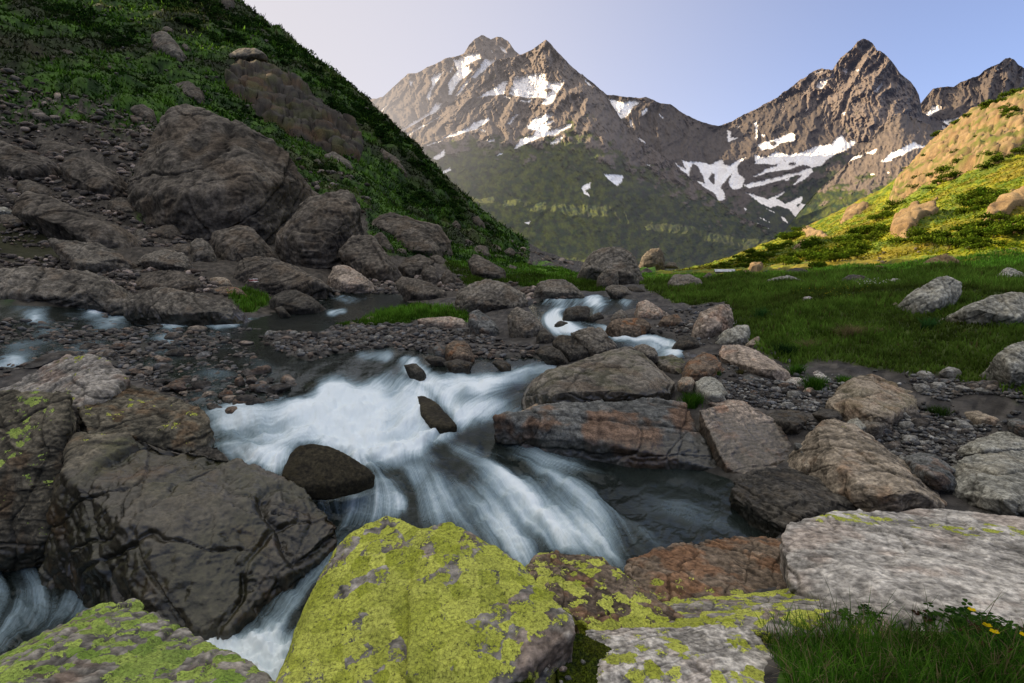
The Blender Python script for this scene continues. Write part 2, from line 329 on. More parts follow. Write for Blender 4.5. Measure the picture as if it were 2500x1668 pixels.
ga = {'grass': grass.ravel(), 'pebble': pebble.ravel(), 'river': river.ravel(), 'rock': rockR.ravel(), 'moss': lgm.ravel(), 'hue': hue}
# ---------- ground colours
def voronoi2(x, y, sd=0):
    """distance to nearest / second nearest jittered cell centre, and a cell value"""
    i = np.floor(x).astype(np.int64); j = np.floor(y).astype(np.int64); d1 = np.full(x.shape, 9.); d2 = d1.copy(); cv = np.zeros(x.shape)
    for a in (-1, 0, 1):
        for b in (-1, 0, 1):
            h = ((i+a)*73856093 ^ (j+b)*19349663 ^ sd*83492791) & 0x7fffffff; h = (h*1103515245+12345) & 0x7fffffff
            d = np.hypot(i+a+(h % 1009)/1009-x, j+b+(h//1009 % 1013)/1013-y); c = (h//7 % 997)/997
            n = d < d1; d2 = np.where(n, d1, np.minimum(d2, d)); cv = np.where(n, c, cv); d1 = np.where(n, d, d1)
    return d1, d2, cv
N1, N2 = n1.ravel(), n2.ravel(); nf = fbm(Pf*np.array([5, 5, 2.]), 3); nm = fbm(Pf*.5+60, 4); nl = fbm(Pf*.045+12, 3)
_, _, cv = voronoi2(Pf[:, 0]*6, Pf[:, 1]*6)
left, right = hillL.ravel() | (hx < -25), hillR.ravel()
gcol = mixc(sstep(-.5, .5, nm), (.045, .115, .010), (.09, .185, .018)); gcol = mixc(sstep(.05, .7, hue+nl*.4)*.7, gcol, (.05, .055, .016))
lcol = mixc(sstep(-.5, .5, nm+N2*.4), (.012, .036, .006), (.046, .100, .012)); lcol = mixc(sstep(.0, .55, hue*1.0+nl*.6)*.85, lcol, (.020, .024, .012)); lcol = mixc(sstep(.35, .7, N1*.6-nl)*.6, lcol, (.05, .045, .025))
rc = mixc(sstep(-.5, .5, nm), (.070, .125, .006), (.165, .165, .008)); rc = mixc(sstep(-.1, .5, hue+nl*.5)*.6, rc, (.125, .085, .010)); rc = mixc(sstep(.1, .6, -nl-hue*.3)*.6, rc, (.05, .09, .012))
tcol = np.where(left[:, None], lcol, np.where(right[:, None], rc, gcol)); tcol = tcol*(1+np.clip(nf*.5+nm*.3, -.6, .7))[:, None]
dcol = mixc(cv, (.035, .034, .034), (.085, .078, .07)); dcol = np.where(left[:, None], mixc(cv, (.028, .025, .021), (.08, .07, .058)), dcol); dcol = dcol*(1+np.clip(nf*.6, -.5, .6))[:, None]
dcol = mixc(lgm.ravel()*.9, dcol, (.020, .022, .006))
gm = sstep(.35, .6, grass.ravel()+nf*.28+N2*.12)
col = mixc(gm, dcol, tcol)
rk = mixc(sstep(-.6, .6, strata.ravel()*.5+nm*.6), (.17, .125, .085), (.36, .27, .175))
col = mixc(sstep(.35, .6, rockR.ravel()+N2*.2+nm*.12), col, rk)
wet = sstep(.05, .5, river.ravel()); col = col*(1-.62*wet)[:, None]; col = mixc(wet*.5, col, (.016, .019, .015))
ga = {'col': np.clip(col, .003, 1), 'wet': wet}
tmat = baked_mat('turf_gravel_and_mud', 9, .05)
lmat = baked_mat('hillside_turf_and_scree', 2.2, .25)
gmat = tmat; rmat = lmat
def sub(name, keep, mat):
    V, Q, A = compact(Vg, allq[keep], ga); return mesh(name, V, Q, mat, A)
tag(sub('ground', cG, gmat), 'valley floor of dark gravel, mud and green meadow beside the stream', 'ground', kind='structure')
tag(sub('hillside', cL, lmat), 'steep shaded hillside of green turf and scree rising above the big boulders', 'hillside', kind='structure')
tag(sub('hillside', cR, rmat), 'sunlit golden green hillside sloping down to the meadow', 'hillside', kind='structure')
# far ground ring out to the mountain feet, with an unseen shoulder behind the shaded hillside, added to shade the central peak
ft = np.radians(np.arange(-180, 181, 2.)); fr = np.r_[np.geomspace(430, 3600, 46), 6000, 12000, 25000]; TT, RF = np.meshgrid(ft, fr)
e0 = np.interp(TT, ft, Esamp(ft, np.full(len(ft), math.log(430)))*430)*sstep(900, 430, RF)-2-30*sstep(430, 900, RF)
fx, fy = np.sin(TT)*RF, np.cos(TT)*RF; fn = fbm(np.stack([fx.ravel(), fy.ravel(), fx.ravel()*0], 1)/380, 5).reshape(TT.shape)
e0 += 1100*np.exp(-((fx+1150+.28*(fy-2000))/420)**2)*sstep(900, 1500, fy)*sstep(3300, 2500, fy)*(1+.35*fn)*(1-.6*np.exp(-((fy-1660)/120)**2))+fn*18*sstep(430, 900, RF)  # unseen shoulder: height and notch shaped to shade and light the central peak
fv = np.stack([fx, fy, e0+EZ], -1).reshape(-1, 3); fq = gridfaces(len(fr), len(ft))
tag(mesh('valley_floor', fv, fq, lmat, {'col': np.tile((.03, .05, .012), (len(fv), 1)), 'wet': np.zeros(len(fv))}), 'far green valley floor running back to the feet of the mountains, with an added unseen shoulder for shade', 'valley floor', kind='structure')
# ================================================================ MOUNTAINS: relief surfaces at their real distances (1-5 km)
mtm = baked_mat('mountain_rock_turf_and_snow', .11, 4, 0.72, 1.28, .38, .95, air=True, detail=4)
def mountain(label, ridge, bottom, dpts, snow, green, haze, amp, wl, holes=(), step=2.0, jag=3.0, seed=0, dk=1.0):
    ridge = pts(ridge); D = pts2(dpts); p0, p1 = ridge[0, 0], ridge[-1, 0]
    cx = np.arange(p0, p1+step, step); ry = np.interp(cx, ridge[:, 0], ridge[:, 1])
    q = np.stack([cx*.022, cx*0+seed, cx*0], 1); ry = ry-ridged(q, 5, .55)*jag*.6+jag*.3+perlin(q*6.1)*.8
    by = np.interp(cx, *np.array(bottom).T); nv = int(np.max(by-ry)/2.1)
    v = np.linspace(0, 1, nv)[:, None]; PX = np.broadcast_to(cx, (nv, len(cx))).copy(); PY = ry+v*(by-ry)
    e = linrbf(np.stack([D[:, 0], D[:, 1]], 1)/100, np.log(D[:, 2]))
    s = 5; idx = np.unique(np.r_[np.arange(0, nv, s), nv-1]); L = e(np.stack([PX[idx].ravel(), PY[idx].ravel()], 1)/100).reshape(len(idx), -1)
    L = np.stack([np.interp(np.arange(nv), idx, L[:, k]) for k in range(L.shape[1])], 1)
    L = blur(blur(L, 7, 0), 7, 1); Y = np.exp(L)
    P = at(PX, PY, Y).reshape(-1, 3)
    k_ = 300./wl; xx, yy = PX.ravel()*k_, PY.ravel()*k_; zz = np.log(Y.ravel())*3                      # spurs and gullies run down the faces
    w1 = fbm(np.stack([xx/90, yy/90, zz+seed], 1), 3)*22; w2 = fbm(np.stack([xx/90, yy/90, zz+seed+40], 1), 3)*22
    rib = ridged(np.stack([(xx+w1+.35*yy)/62, (yy+w2)/165, zz*.6+seed], 1), 6, .56); bl = ridged(np.stack([(xx+.6*w1-.3*yy)/17, (yy+.6*w2)/42, zz+seed+9], 1), 4, .6); fr_ = ridged(np.stack([(xx+.3*w1)/7, (yy+.3*w2)/8, zz+seed+70], 1), 3, .6)
    g = np.zeros(len(P), f32); X_, Y_ = PX.ravel(), PY.ravel()
    nz = fbm(np.stack([X_*.03, Y_*.045, X_*0+seed], 1), 5, .6)
    if green: g = sstep(-1, 1, (Y_+nz*55-np.interp(X_, *np.array(green).T))/45)
    am = amp*(1-.35*g)
    Yd = Y.ravel()*(1-am*(.66*rib+.24*bl+.07*fr_))
    jx, jy = X_+nz*2.5+perlin(P/12)*1.6, Y_+np.roll(nz, 31)*1.8+perlin(P/9+9)*1.3
    sn = np.zeros(len(P), bool)
    for z, sstr in snow:
        p = pts(sstr, z); sn |= inpoly(jx, jy, p)
    for z, sstr in holes: sn &= ~inpoly(jx, jy, pts(sstr, z))
    sn = sn.reshape(PX.shape).astype(f32); sn = (.25*sn+.75*(sn*.5+.125*(np.roll(sn, 1, 0)+np.roll(sn, -1, 0)+np.roll(sn, 1, 1)+np.roll(sn, -1, 1)))).ravel()
    Yd = Yd*(1-.0015*sn)+(Y.ravel()-Yd)*.35*sn
    P = at(X_, Y_, Yd).reshape(nv, len(cx), 3)
    back = [P[0]+np.array([0, 1, 0])*P[0, :, 1:2]*(.02*k)-np.array([0, 0, 1])*P[0, :, 1:2]*(.012*k) for k in (10, 6, 3, 1)]
    P = np.concatenate([np.stack(back), P]); nb = len(back); PX = np.concatenate([np.tile(cx, (nb, 1)), PX]); PY = np.concatenate([np.tile(PY[0], (nb, 1)), PY])
    pad = lambda a: np.concatenate([np.zeros((nb, len(cx))), a.reshape(nv, len(cx))]).ravel()
    gb, sb, nb2, rb, blb = pad(g), pad(sn), pad(nz), pad(rib), pad(bl); Pq = P.reshape(-1, 3); fine = fbm(np.stack([PX.ravel()/9, PY.ravel()/13, PX.ravel()*0+seed], 1), 5, .68)
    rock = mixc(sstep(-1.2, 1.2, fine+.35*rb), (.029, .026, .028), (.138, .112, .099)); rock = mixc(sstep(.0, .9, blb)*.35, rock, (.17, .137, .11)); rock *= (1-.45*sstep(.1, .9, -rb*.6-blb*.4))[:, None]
    f2 = fbm(np.stack([PX.ravel()/26, PY.ravel()/20, PX.ravel()*0+seed+7], 1), 6, .68); turf = mixc(sstep(-.6, .6, f2), (.010, .026, .004), (.055, .068, .009)); turf *= (1+np.clip(.5*fine, -.6, .5))[:, None]
    mc = mixc(sstep(.3, .7, gb+f2*.38), rock, turf)
    mc = mc*(dk(PX.ravel())[:, None] if callable(dk) else dk)  # darkens rock and turf: shade of bowl and right flank painted in
    mc = mixc(sstep(.22, .50, sb+fine*.05-.02), mc, mixc(sstep(-.7, .7, f2), (.80, .77, .76), (.92, .90, .89)))
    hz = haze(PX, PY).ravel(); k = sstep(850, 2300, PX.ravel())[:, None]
    air = np.array([.66, .58, .53])*(1-k)+np.array([.25, .27, .42])*k  # glow colour of the painted haze, warm left to blue right
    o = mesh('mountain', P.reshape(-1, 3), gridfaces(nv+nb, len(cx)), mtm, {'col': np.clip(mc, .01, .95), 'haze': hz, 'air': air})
    return tag(o, label, 'mountain', kind='structure')
def pts2(s): return np.array([[float(v) for v in t.split(',')] for t in s.split()])
mountain('hazy double-topped peak streaked with snow, the furthest on the sunlit side',
  '200,300 500,260 700,275 820,262 896,246 934,239 965,210 995,182 1018,180 1045,165 1066,157 1087,144 1110,140 1133,132 1145,111 1160,96 1175,87 1188,92 1198,97 1214,90 1228,94 1240,101 1256,124 1271,137 1300,165 1360,215',
  [(200, 560), (1360, 560)], '200,300,5200 500,300,5300 896,246,5000 1018,180,5000 1175,87,5200 1214,90,5300 1271,137,4900 1100,160,5000 1360,215,5000 1060,250,4300 1000,320,3900 930,330,3700 1130,230,4400 1180,150,4800 1150,300,4200 '
  '1060,190,4750 1110,200,4600 1090,260,4350 1210,130,5100 900,450,3300 1100,500,3300 1300,500,3500 200,520,3300 600,500,3300',
  [('B', '800,375 880,350 960,335 975,370 900,410 850,440 820,440'), ('B', '830,440 900,420 920,450 860,500 820,540 790,605 772,600 770,540 800,480'), ('B', '1000,375 1075,385 1060,420 1030,475 1000,450 940,500 915,490 960,440'),
   ('B', '815,610 895,500 910,505 830,610'), ('B', '660,500 690,455 680,485 740,455 690,530 660,590 645,645 632,610 665,540'), ('B', '1092,285 1130,310 1148,345 1110,322'),
   ('B', '470,830 560,770 650,715 700,655 735,660 680,722 600,775 500,835'), ('B', '520,515 548,512 530,556'), ('B', '790,415 802,430 783,465'), ('B', '1040,310 1055,330 1045,340'), ('B', '300,740 350,690 380,670 340,720')],
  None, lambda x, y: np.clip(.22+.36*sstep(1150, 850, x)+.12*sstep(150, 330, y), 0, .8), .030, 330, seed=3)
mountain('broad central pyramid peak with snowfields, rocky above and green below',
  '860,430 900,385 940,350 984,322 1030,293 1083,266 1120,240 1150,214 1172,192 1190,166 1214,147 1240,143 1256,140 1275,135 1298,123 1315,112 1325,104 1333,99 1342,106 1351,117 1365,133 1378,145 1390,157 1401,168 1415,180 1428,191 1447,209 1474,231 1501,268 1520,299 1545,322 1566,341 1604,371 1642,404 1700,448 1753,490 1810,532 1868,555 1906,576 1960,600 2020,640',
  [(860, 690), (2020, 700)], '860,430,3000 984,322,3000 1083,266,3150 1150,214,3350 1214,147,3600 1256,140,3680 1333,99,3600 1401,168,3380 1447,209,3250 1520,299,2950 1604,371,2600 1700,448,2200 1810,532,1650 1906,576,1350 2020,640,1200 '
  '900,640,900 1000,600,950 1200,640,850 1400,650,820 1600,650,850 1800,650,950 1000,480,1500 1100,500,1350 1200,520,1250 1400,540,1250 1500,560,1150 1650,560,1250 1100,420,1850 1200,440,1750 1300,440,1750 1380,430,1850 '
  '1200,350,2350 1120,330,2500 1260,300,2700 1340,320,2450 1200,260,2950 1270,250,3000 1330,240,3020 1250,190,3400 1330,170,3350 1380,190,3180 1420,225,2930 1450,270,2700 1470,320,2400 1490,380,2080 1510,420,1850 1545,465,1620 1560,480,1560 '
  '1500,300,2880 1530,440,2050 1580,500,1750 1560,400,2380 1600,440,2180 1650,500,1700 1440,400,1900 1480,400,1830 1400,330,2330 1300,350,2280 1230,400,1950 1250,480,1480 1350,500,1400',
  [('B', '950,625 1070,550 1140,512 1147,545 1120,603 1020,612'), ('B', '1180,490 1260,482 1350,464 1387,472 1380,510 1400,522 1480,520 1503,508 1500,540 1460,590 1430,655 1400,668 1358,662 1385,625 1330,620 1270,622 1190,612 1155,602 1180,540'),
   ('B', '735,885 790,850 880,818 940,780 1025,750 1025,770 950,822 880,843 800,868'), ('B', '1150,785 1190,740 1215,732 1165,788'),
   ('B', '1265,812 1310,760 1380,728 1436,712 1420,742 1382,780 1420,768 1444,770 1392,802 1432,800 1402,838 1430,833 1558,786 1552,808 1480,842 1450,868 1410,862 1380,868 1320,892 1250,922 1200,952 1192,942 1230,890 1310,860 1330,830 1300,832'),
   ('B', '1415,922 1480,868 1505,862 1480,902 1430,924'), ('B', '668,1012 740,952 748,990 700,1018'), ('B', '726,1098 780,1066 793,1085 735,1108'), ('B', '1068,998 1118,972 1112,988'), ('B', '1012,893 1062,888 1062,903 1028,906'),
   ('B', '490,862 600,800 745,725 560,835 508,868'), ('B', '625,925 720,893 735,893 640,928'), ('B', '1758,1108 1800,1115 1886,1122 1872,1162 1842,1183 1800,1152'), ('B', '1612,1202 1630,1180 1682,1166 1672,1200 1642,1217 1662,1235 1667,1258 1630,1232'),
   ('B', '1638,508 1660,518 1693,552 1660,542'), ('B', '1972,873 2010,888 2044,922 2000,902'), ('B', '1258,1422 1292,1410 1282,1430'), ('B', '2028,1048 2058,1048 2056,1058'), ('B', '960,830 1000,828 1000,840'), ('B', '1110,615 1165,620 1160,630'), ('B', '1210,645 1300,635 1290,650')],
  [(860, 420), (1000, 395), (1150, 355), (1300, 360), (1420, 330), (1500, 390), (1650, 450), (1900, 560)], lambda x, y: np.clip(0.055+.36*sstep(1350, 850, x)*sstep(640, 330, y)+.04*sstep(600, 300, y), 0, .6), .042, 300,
  holes=[('B', '1370,580 1400,565 1435,568 1400,590'), ('B', '1148,520 1190,490 1150,600 1125,605')], seed=11, dk=lambda x: 1-.30*sstep(1380, 1560, x))  # right flank's shade painted into its colour
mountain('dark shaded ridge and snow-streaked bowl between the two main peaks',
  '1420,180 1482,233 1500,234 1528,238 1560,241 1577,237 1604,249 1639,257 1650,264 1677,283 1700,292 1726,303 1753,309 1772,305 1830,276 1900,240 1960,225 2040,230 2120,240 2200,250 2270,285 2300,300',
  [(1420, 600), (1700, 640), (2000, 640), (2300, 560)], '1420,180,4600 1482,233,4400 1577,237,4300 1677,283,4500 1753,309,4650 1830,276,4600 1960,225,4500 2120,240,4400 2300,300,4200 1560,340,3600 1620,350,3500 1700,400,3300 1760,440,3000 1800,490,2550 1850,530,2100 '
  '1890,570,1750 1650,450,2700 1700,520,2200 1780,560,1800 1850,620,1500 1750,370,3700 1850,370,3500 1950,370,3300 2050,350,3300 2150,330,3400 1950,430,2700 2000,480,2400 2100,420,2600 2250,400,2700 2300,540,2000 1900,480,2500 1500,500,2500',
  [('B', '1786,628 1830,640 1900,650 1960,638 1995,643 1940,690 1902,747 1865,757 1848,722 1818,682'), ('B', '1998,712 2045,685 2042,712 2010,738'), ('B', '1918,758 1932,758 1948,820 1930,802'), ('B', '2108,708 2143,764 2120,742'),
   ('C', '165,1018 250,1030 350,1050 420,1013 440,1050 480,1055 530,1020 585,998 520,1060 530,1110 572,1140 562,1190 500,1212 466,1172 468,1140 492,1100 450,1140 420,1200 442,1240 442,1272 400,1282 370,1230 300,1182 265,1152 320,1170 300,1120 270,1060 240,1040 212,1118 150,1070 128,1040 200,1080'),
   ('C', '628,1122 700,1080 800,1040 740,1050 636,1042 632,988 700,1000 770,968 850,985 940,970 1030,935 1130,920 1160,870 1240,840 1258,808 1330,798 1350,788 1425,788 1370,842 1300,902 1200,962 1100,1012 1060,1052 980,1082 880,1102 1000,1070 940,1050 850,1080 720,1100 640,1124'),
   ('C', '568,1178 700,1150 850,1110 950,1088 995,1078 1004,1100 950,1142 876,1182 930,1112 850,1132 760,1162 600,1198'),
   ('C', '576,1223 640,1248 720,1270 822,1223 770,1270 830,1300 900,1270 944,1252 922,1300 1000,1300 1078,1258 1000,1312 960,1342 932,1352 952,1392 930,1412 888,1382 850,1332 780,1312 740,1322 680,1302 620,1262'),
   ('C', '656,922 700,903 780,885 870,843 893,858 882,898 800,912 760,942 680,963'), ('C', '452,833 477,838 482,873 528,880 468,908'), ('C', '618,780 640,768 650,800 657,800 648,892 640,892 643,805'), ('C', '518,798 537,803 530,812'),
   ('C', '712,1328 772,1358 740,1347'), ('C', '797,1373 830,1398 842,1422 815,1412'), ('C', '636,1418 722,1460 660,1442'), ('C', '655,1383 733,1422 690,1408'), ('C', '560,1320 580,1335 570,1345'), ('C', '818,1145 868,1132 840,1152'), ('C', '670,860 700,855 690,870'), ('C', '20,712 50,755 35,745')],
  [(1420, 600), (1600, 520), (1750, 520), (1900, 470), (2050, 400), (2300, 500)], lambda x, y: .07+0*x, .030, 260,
  holes=[('C', '720,915 750,900 775,920 740,930'), ('C', '345,1150 360,1105 380,1110 375,1180'), ('C', '840,1045 900,1035 890,1055'), ('C', '900,1310 925,1300 915,1330')], jag=2.4, seed=21, dk=.55)  # bowl's shade painted into its colour
mountain('pointed rock peak standing alone with snow at its foot',
  '1735,330 1753,310 1772,304 1800,289 1830,276 1865,256 1899,237 1920,221 1945,203 1965,190 1983,178 2006,170 2020,172 2033,172 2042,158 2052,144 2065,133 2079,123 2087,113 2094,103 2103,98 2113,97 2122,101 2132,109 2140,124 2150,128 2159,132 2168,142 2178,153 2188,166 2197,180 2210,190 2224,203 2235,218 2243,234 2248,255 2252,290',
  [(1735, 340), (1800, 365), (1900, 370), (2020, 372), (2100, 345), (2252, 330)], '1735,330,4900 1753,310,4900 1830,276,4780 1945,203,4650 2006,170,4560 2079,123,4400 2113,97,4300 2159,132,4120 2224,203,3920 2248,255,3820 2252,290,3750 1850,330,4200 1900,350,3950 1980,365,3650 2060,355,3450 2150,330,3150 2230,310,3250 '
  '1950,290,4150 2010,260,4150 1990,210,4430 2060,230,4050 2090,160,4250 2100,260,3720 2125,190,3920 2130,300,3350 2170,200,3850 2165,260,3550 2200,270,3500 2040,300,3750 1900,290,4330 2075,190,4230 2020,220,4270',
  [('C', '735,708 800,662 815,678 782,722 748,732'), ('C', '868,692 920,662 938,685 890,708'), ('C', '948,678 972,688 960,703'), ('C', '885,655 908,632 902,650'), ('C', '677,692 702,668 703,697'), ('C', '1022,553 1048,500 1120,490 1133,452 1148,492 1092,512 1060,570'),
   ('C', '1005,472 1060,442 1104,445 1040,462'), ('C', '1188,433 1236,438 1215,474'), ('C', '1396,583 1438,533 1460,530 1412,590'), ('C', '1280,440 1300,445 1290,455'), ('C', '1540,490 1570,478 1565,490'), ('C', '1030,730 1055,740 1045,750'), ('C', '1190,720 1212,718 1200,740'), ('C', '990,742 1010,740 1000,752'),
   ('C', '656,922 700,903 780,885 870,843 893,858 882,898 800,912 760,942 680,963')],
  None, lambda x, y: .075+0*x, .036, 250, jag=4.0, seed=33)
mountain('distant jagged grey ridge on the skyline behind the golden slope',
  '2225,290 2247,258 2262,238 2278,218 2300,214 2328,214 2345,203 2370,193 2389,188 2402,175 2420,165 2440,156 2455,145 2466,142 2476,146 2485,157 2500,169 2560,190 2650,240 2900,300',
  [(2225, 345), (2300, 350), (2900, 420)], '2225,290,4700 2278,218,4800 2328,214,4750 2389,188,4700 2466,142,4800 2560,190,4900 2900,300,4900 2250,320,4100 2300,330,3900 2400,300,3900 2500,330,3700 2330,270,4300 2440,220,4350 2500,240,4400 2900,400,3700',
  [('C', '1605,742 1700,735 1758,690 1770,668 1824,672 1822,697 1770,722 1740,747 1680,773 1636,757'), ('C', '1816,770 1880,755 1980,745 1985,713 2066,712 2000,752 1940,792 1900,818 1860,792'), ('C', '1676,813 1720,820 1834,862 1760,847'), ('C', '1796,793 1830,793 1886,832 1830,822'), ('C', '2170,440 2190,438 2185,446'), ('C', '2325,490 2350,492 2340,500')],
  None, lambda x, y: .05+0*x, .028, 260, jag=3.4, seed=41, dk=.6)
mountain('brown scree spur with a thin snow tongue below the pointed peak',
  '1880,600 1914,567 1950,520 1990,472 2050,418 2100,368 2150,312 2175,288 2197,275 2215,282 2240,292 2270,305 2289,330 2310,345 2400,400',
  [(1880, 660), (2400, 640)], '1880,600,1400 1914,567,1600 1990,472,2000 2050,418,2200 2100,368,2400 2150,312,2600 2197,275,2700 2240,292,2800 2289,330,2500 2400,400,2200 1900,640,950 2050,620,900 2200,600,950 2380,620,950 2100,500,1350 2200,450,1500 2250,400,1750 2230,340,2150 2000,540,1450 2300,500,1300 2180,350,2150',
  [('C', '1436,1032 1500,980 1600,928 1660,903 1672,925 1764,935 1650,947 1600,972 1540,1002 1490,1033'), ('C', '1156,1063 1200,1008 1338,983 1200,1052'), ('C', '1338,977 1418,948 1392,982'), ('C', '976,1138 1038,1108 990,1143'), ('C', '1370,1115 1400,1105 1385,1120'), ('C', '1475,1103 1500,1090 1490,1105')],
  [(1880, 470), (2050, 460), (2150, 455), (2250, 520), (2400, 560)], lambda x, y: .03+0*x, .022, 160, jag=1.6, seed=51, dk=.85)
# ================================================================ ROCKS
GREY = ((.085, .076, .068), (.21, .187, .165), (.145, .115, .088))      # dark tone, light tone, stain
def rockset(a, b, c): return (a, b, c)
TONES = {
 'slope': ((.034, .030, .026), (.118, .102, .088), (.085, .062, .043)),      # brown-grey boulders of the left slope
 'river': ((.052, .047, .042), (.165, .148, .13), (.11, .08, .057)),
 'dark':  ((.022, .021, .020), (.075, .068, .060), (.06, .045, .03)),
 'rust':  ((.06, .045, .035), (.17, .13, .10), (.20, .095, .045)),
 'pale':  ((.16, .150, .142), (.44, .415, .40), (.33, .25, .21)),
 'tan':   ((.10, .085, .068), (.28, .235, .19), (.25, .165, .11)),
 'pink':  ((.14, .115, .095), (.34, .28, .24), (.33, .20, .14)),
 'blue':  ((.045, .048, .05), (.135, .138, .14), (.15, .09, .06)),
 'mead':  ((.13, .128, .115), (.31, .305, .28), (.22, .20, .16)),
 'cliff': ((.007, .007, .006), (.036, .031, .026), (.060, .033, .015)),
 'sun':   ((.048, .034, .018), (.200, .140, .072), (.15, .090, .038)),
 'wetdark': ((.008, .007, .005), (.034, .029, .018), (.022, .018, .009)),
 'olive': ((.025, .021, .010), (.085, .070, .032), (.055, .04, .015)),
 'fore':  ((.022, .022, .018), (.125, .110, .085), (.12, .068, .032)),
 'lich':  ((.10, .095, .09), (.26, .24, .225), (.16, .10, .075)),
}
def stone_mat(name, nsc, bd, lichen=0.0, lcol=((.28, .32, .028), (.53, .56, .10)), streak=None):
    t = NT(name); tc = t.n('TexCoord').outputs['Object']; pos = tc
    nz = t.noise(pos, nsc, 4, .7); fo = t.mapping(pos, (nsc*.4, nsc*.7, nsc*1.5), (.5, .3, 0)); ns = t.noise(fo, 1.0, 3, .7, .4)
    k = t.math('ADD', t.math('MULTIPLY', nz, .72), t.math('MULTIPLY', ns, .28))
    col = t.mix(1.0, t.attr('col', True), t.ramp(k, .30, .70, .42, 1.55), 'MULTIPLY'); h = k
    rough = t.math('SUBTRACT', .88, t.math('MULTIPLY', t.attr('wet'), .58))
    if lichen:
        wv = t.n('VectorMath', {0: pos, 1: t.n('VectorMath', {0: t.noise(pos, 24, 2, .6, 0, 'Color'), 'Scale': .035}, operation='SCALE').outputs[0]}, operation='ADD').outputs[0]
        v1 = t.n('TexVoronoi', {'Vector': wv, 'Scale': 12.0, 'Randomness': 1.0}); va = v1.outputs['Distance']; vc = t.n('SeparateColor', {0: v1.outputs['Color']}).outputs
        ve = t.vor(wv, 64, 'DISTANCE_TO_EDGE'); nl = t.noise(pos, 3.3, 5, .65); sp = t.noise(pos, 60, 3, .7)
        field = t.math('ADD', t.math('ADD', t.attr('lich'), t.math('MULTIPLY', t.math('SUBTRACT', nl, .5), 1.3)), t.math('MULTIPLY', t.math('SUBTRACT', vc[0], .5), .75))
        field = t.math('SUBTRACT', field, t.math('MULTIPLY', va, .45)); field = t.math('ADD', field, t.math('MULTIPLY', t.math('SUBTRACT', sp, .5), .75))
        m = t.ramp(field, .30, .36); rim = t.ramp(field, .22, .34); cr = t.math('MULTIPLY', t.ramp(ve, .0, .05, .0, 1), t.ramp(sp, .30, .40))
        lc = t.mix(vc[1], lcol[0], lcol[1]); lc = t.mix(t.math('MULTIPLY', t.ramp(nl, .42, .62), .45), lc, tuple(.62*a_+.02 for a_ in lcol[1])); lc = t.mix(1.0, lc, t.ramp(sp, .3, .7, .6, 1.25), 'MULTIPLY'); lc = t.mix(t.math('MULTIPLY_ADD', cr, .75, .25), (.025, .025, .012), lc)
        col = t.mix(t.math('MULTIPLY', t.math('SUBTRACT', rim, m, clamp=True), .7), col, (.02, .02, .016)); col = t.mix(m, col, lc)
        h = t.math('ADD', k, t.math('MULTIPLY', t.math('MULTIPLY', m, cr), .12))
    sh = t.principled(col, rough, t.bump(h, .6, bd), t.math('MULTIPLY_ADD', t.attr('wet'), .3, .25))
    return t.done(sh)
MATS = {'near': stone_mat('weathered_stone', 48, .008), 'mid': stone_mat('weathered_boulder', 17, .018), 'far': stone_mat('distant_boulder', 6.5, .05),
        'lich': stone_mat('yellow_lichen_stone', 30, .012, 1.0), 'green': stone_mat('green_lichen_stone', 30, .012, 1.0, ((.16, .26, .04), (.35, .45, .09)))}
rc_n = 0
def voxmesh(V, faces_hulls, vox):
    """union of convex hulls -> even voxel mesh"""
    bm = bmesh.new()
    for H in faces_hulls:
        vs = [bm.verts.new(p) for p in H]; r = bmesh.ops.convex_hull(bm, input=vs)
        junk = [g for g in set(r['geom_interior'])|set(r['geom_unused']) if isinstance(g, bmesh.types.BMVert) and g.is_valid]
        bmesh.ops.delete(bm, geom=junk, context='VERTS')
    me = bpy.data.meshes.new('tmp'); bm.to_mesh(me); bm.free()
    ob = bpy.data.objects.new('tmp', me); C.objects.link(ob); md = ob.modifiers.new('r', 'REMESH'); md.mode = 'VOXEL'; md.voxel_size = vox
    dg = bpy.context.evaluated_depsgraph_get(); dg.update(); e = ob.evaluated_get(dg); m2 = e.to_mesh()
    n = len(m2.vertices); co_ = np.empty(n*3, f32); m2.vertices.foreach_get('co', co_); nl = len(m2.loops); li = np.empty(nl, np.int32); m2.loops.foreach_get('vertex_index', li)
    e.to_mesh_clear(); bpy.data.objects.remove(ob); bpy.data.meshes.remove(me)
    return co_.reshape(-1, 3).astype(float), li.reshape(-1, 4)
def smoothm(V, Q, it):
    E_ = np.concatenate([Q[:, [0, 1]], Q[:, [1, 2]], Q[:, [2, 3]], Q[:, [3, 0]]]); a = np.r_[E_[:, 0], E_[:, 1]]; b = np.r_[E_[:, 1], E_[:, 0]]
    cnt = np.maximum(np.bincount(a, minlength=len(V)), 1)[:, None]
    for _ in range(it): V = np.stack([np.bincount(a, V[b, k], len(V)) for k in range(3)], 1)/cnt
    return V
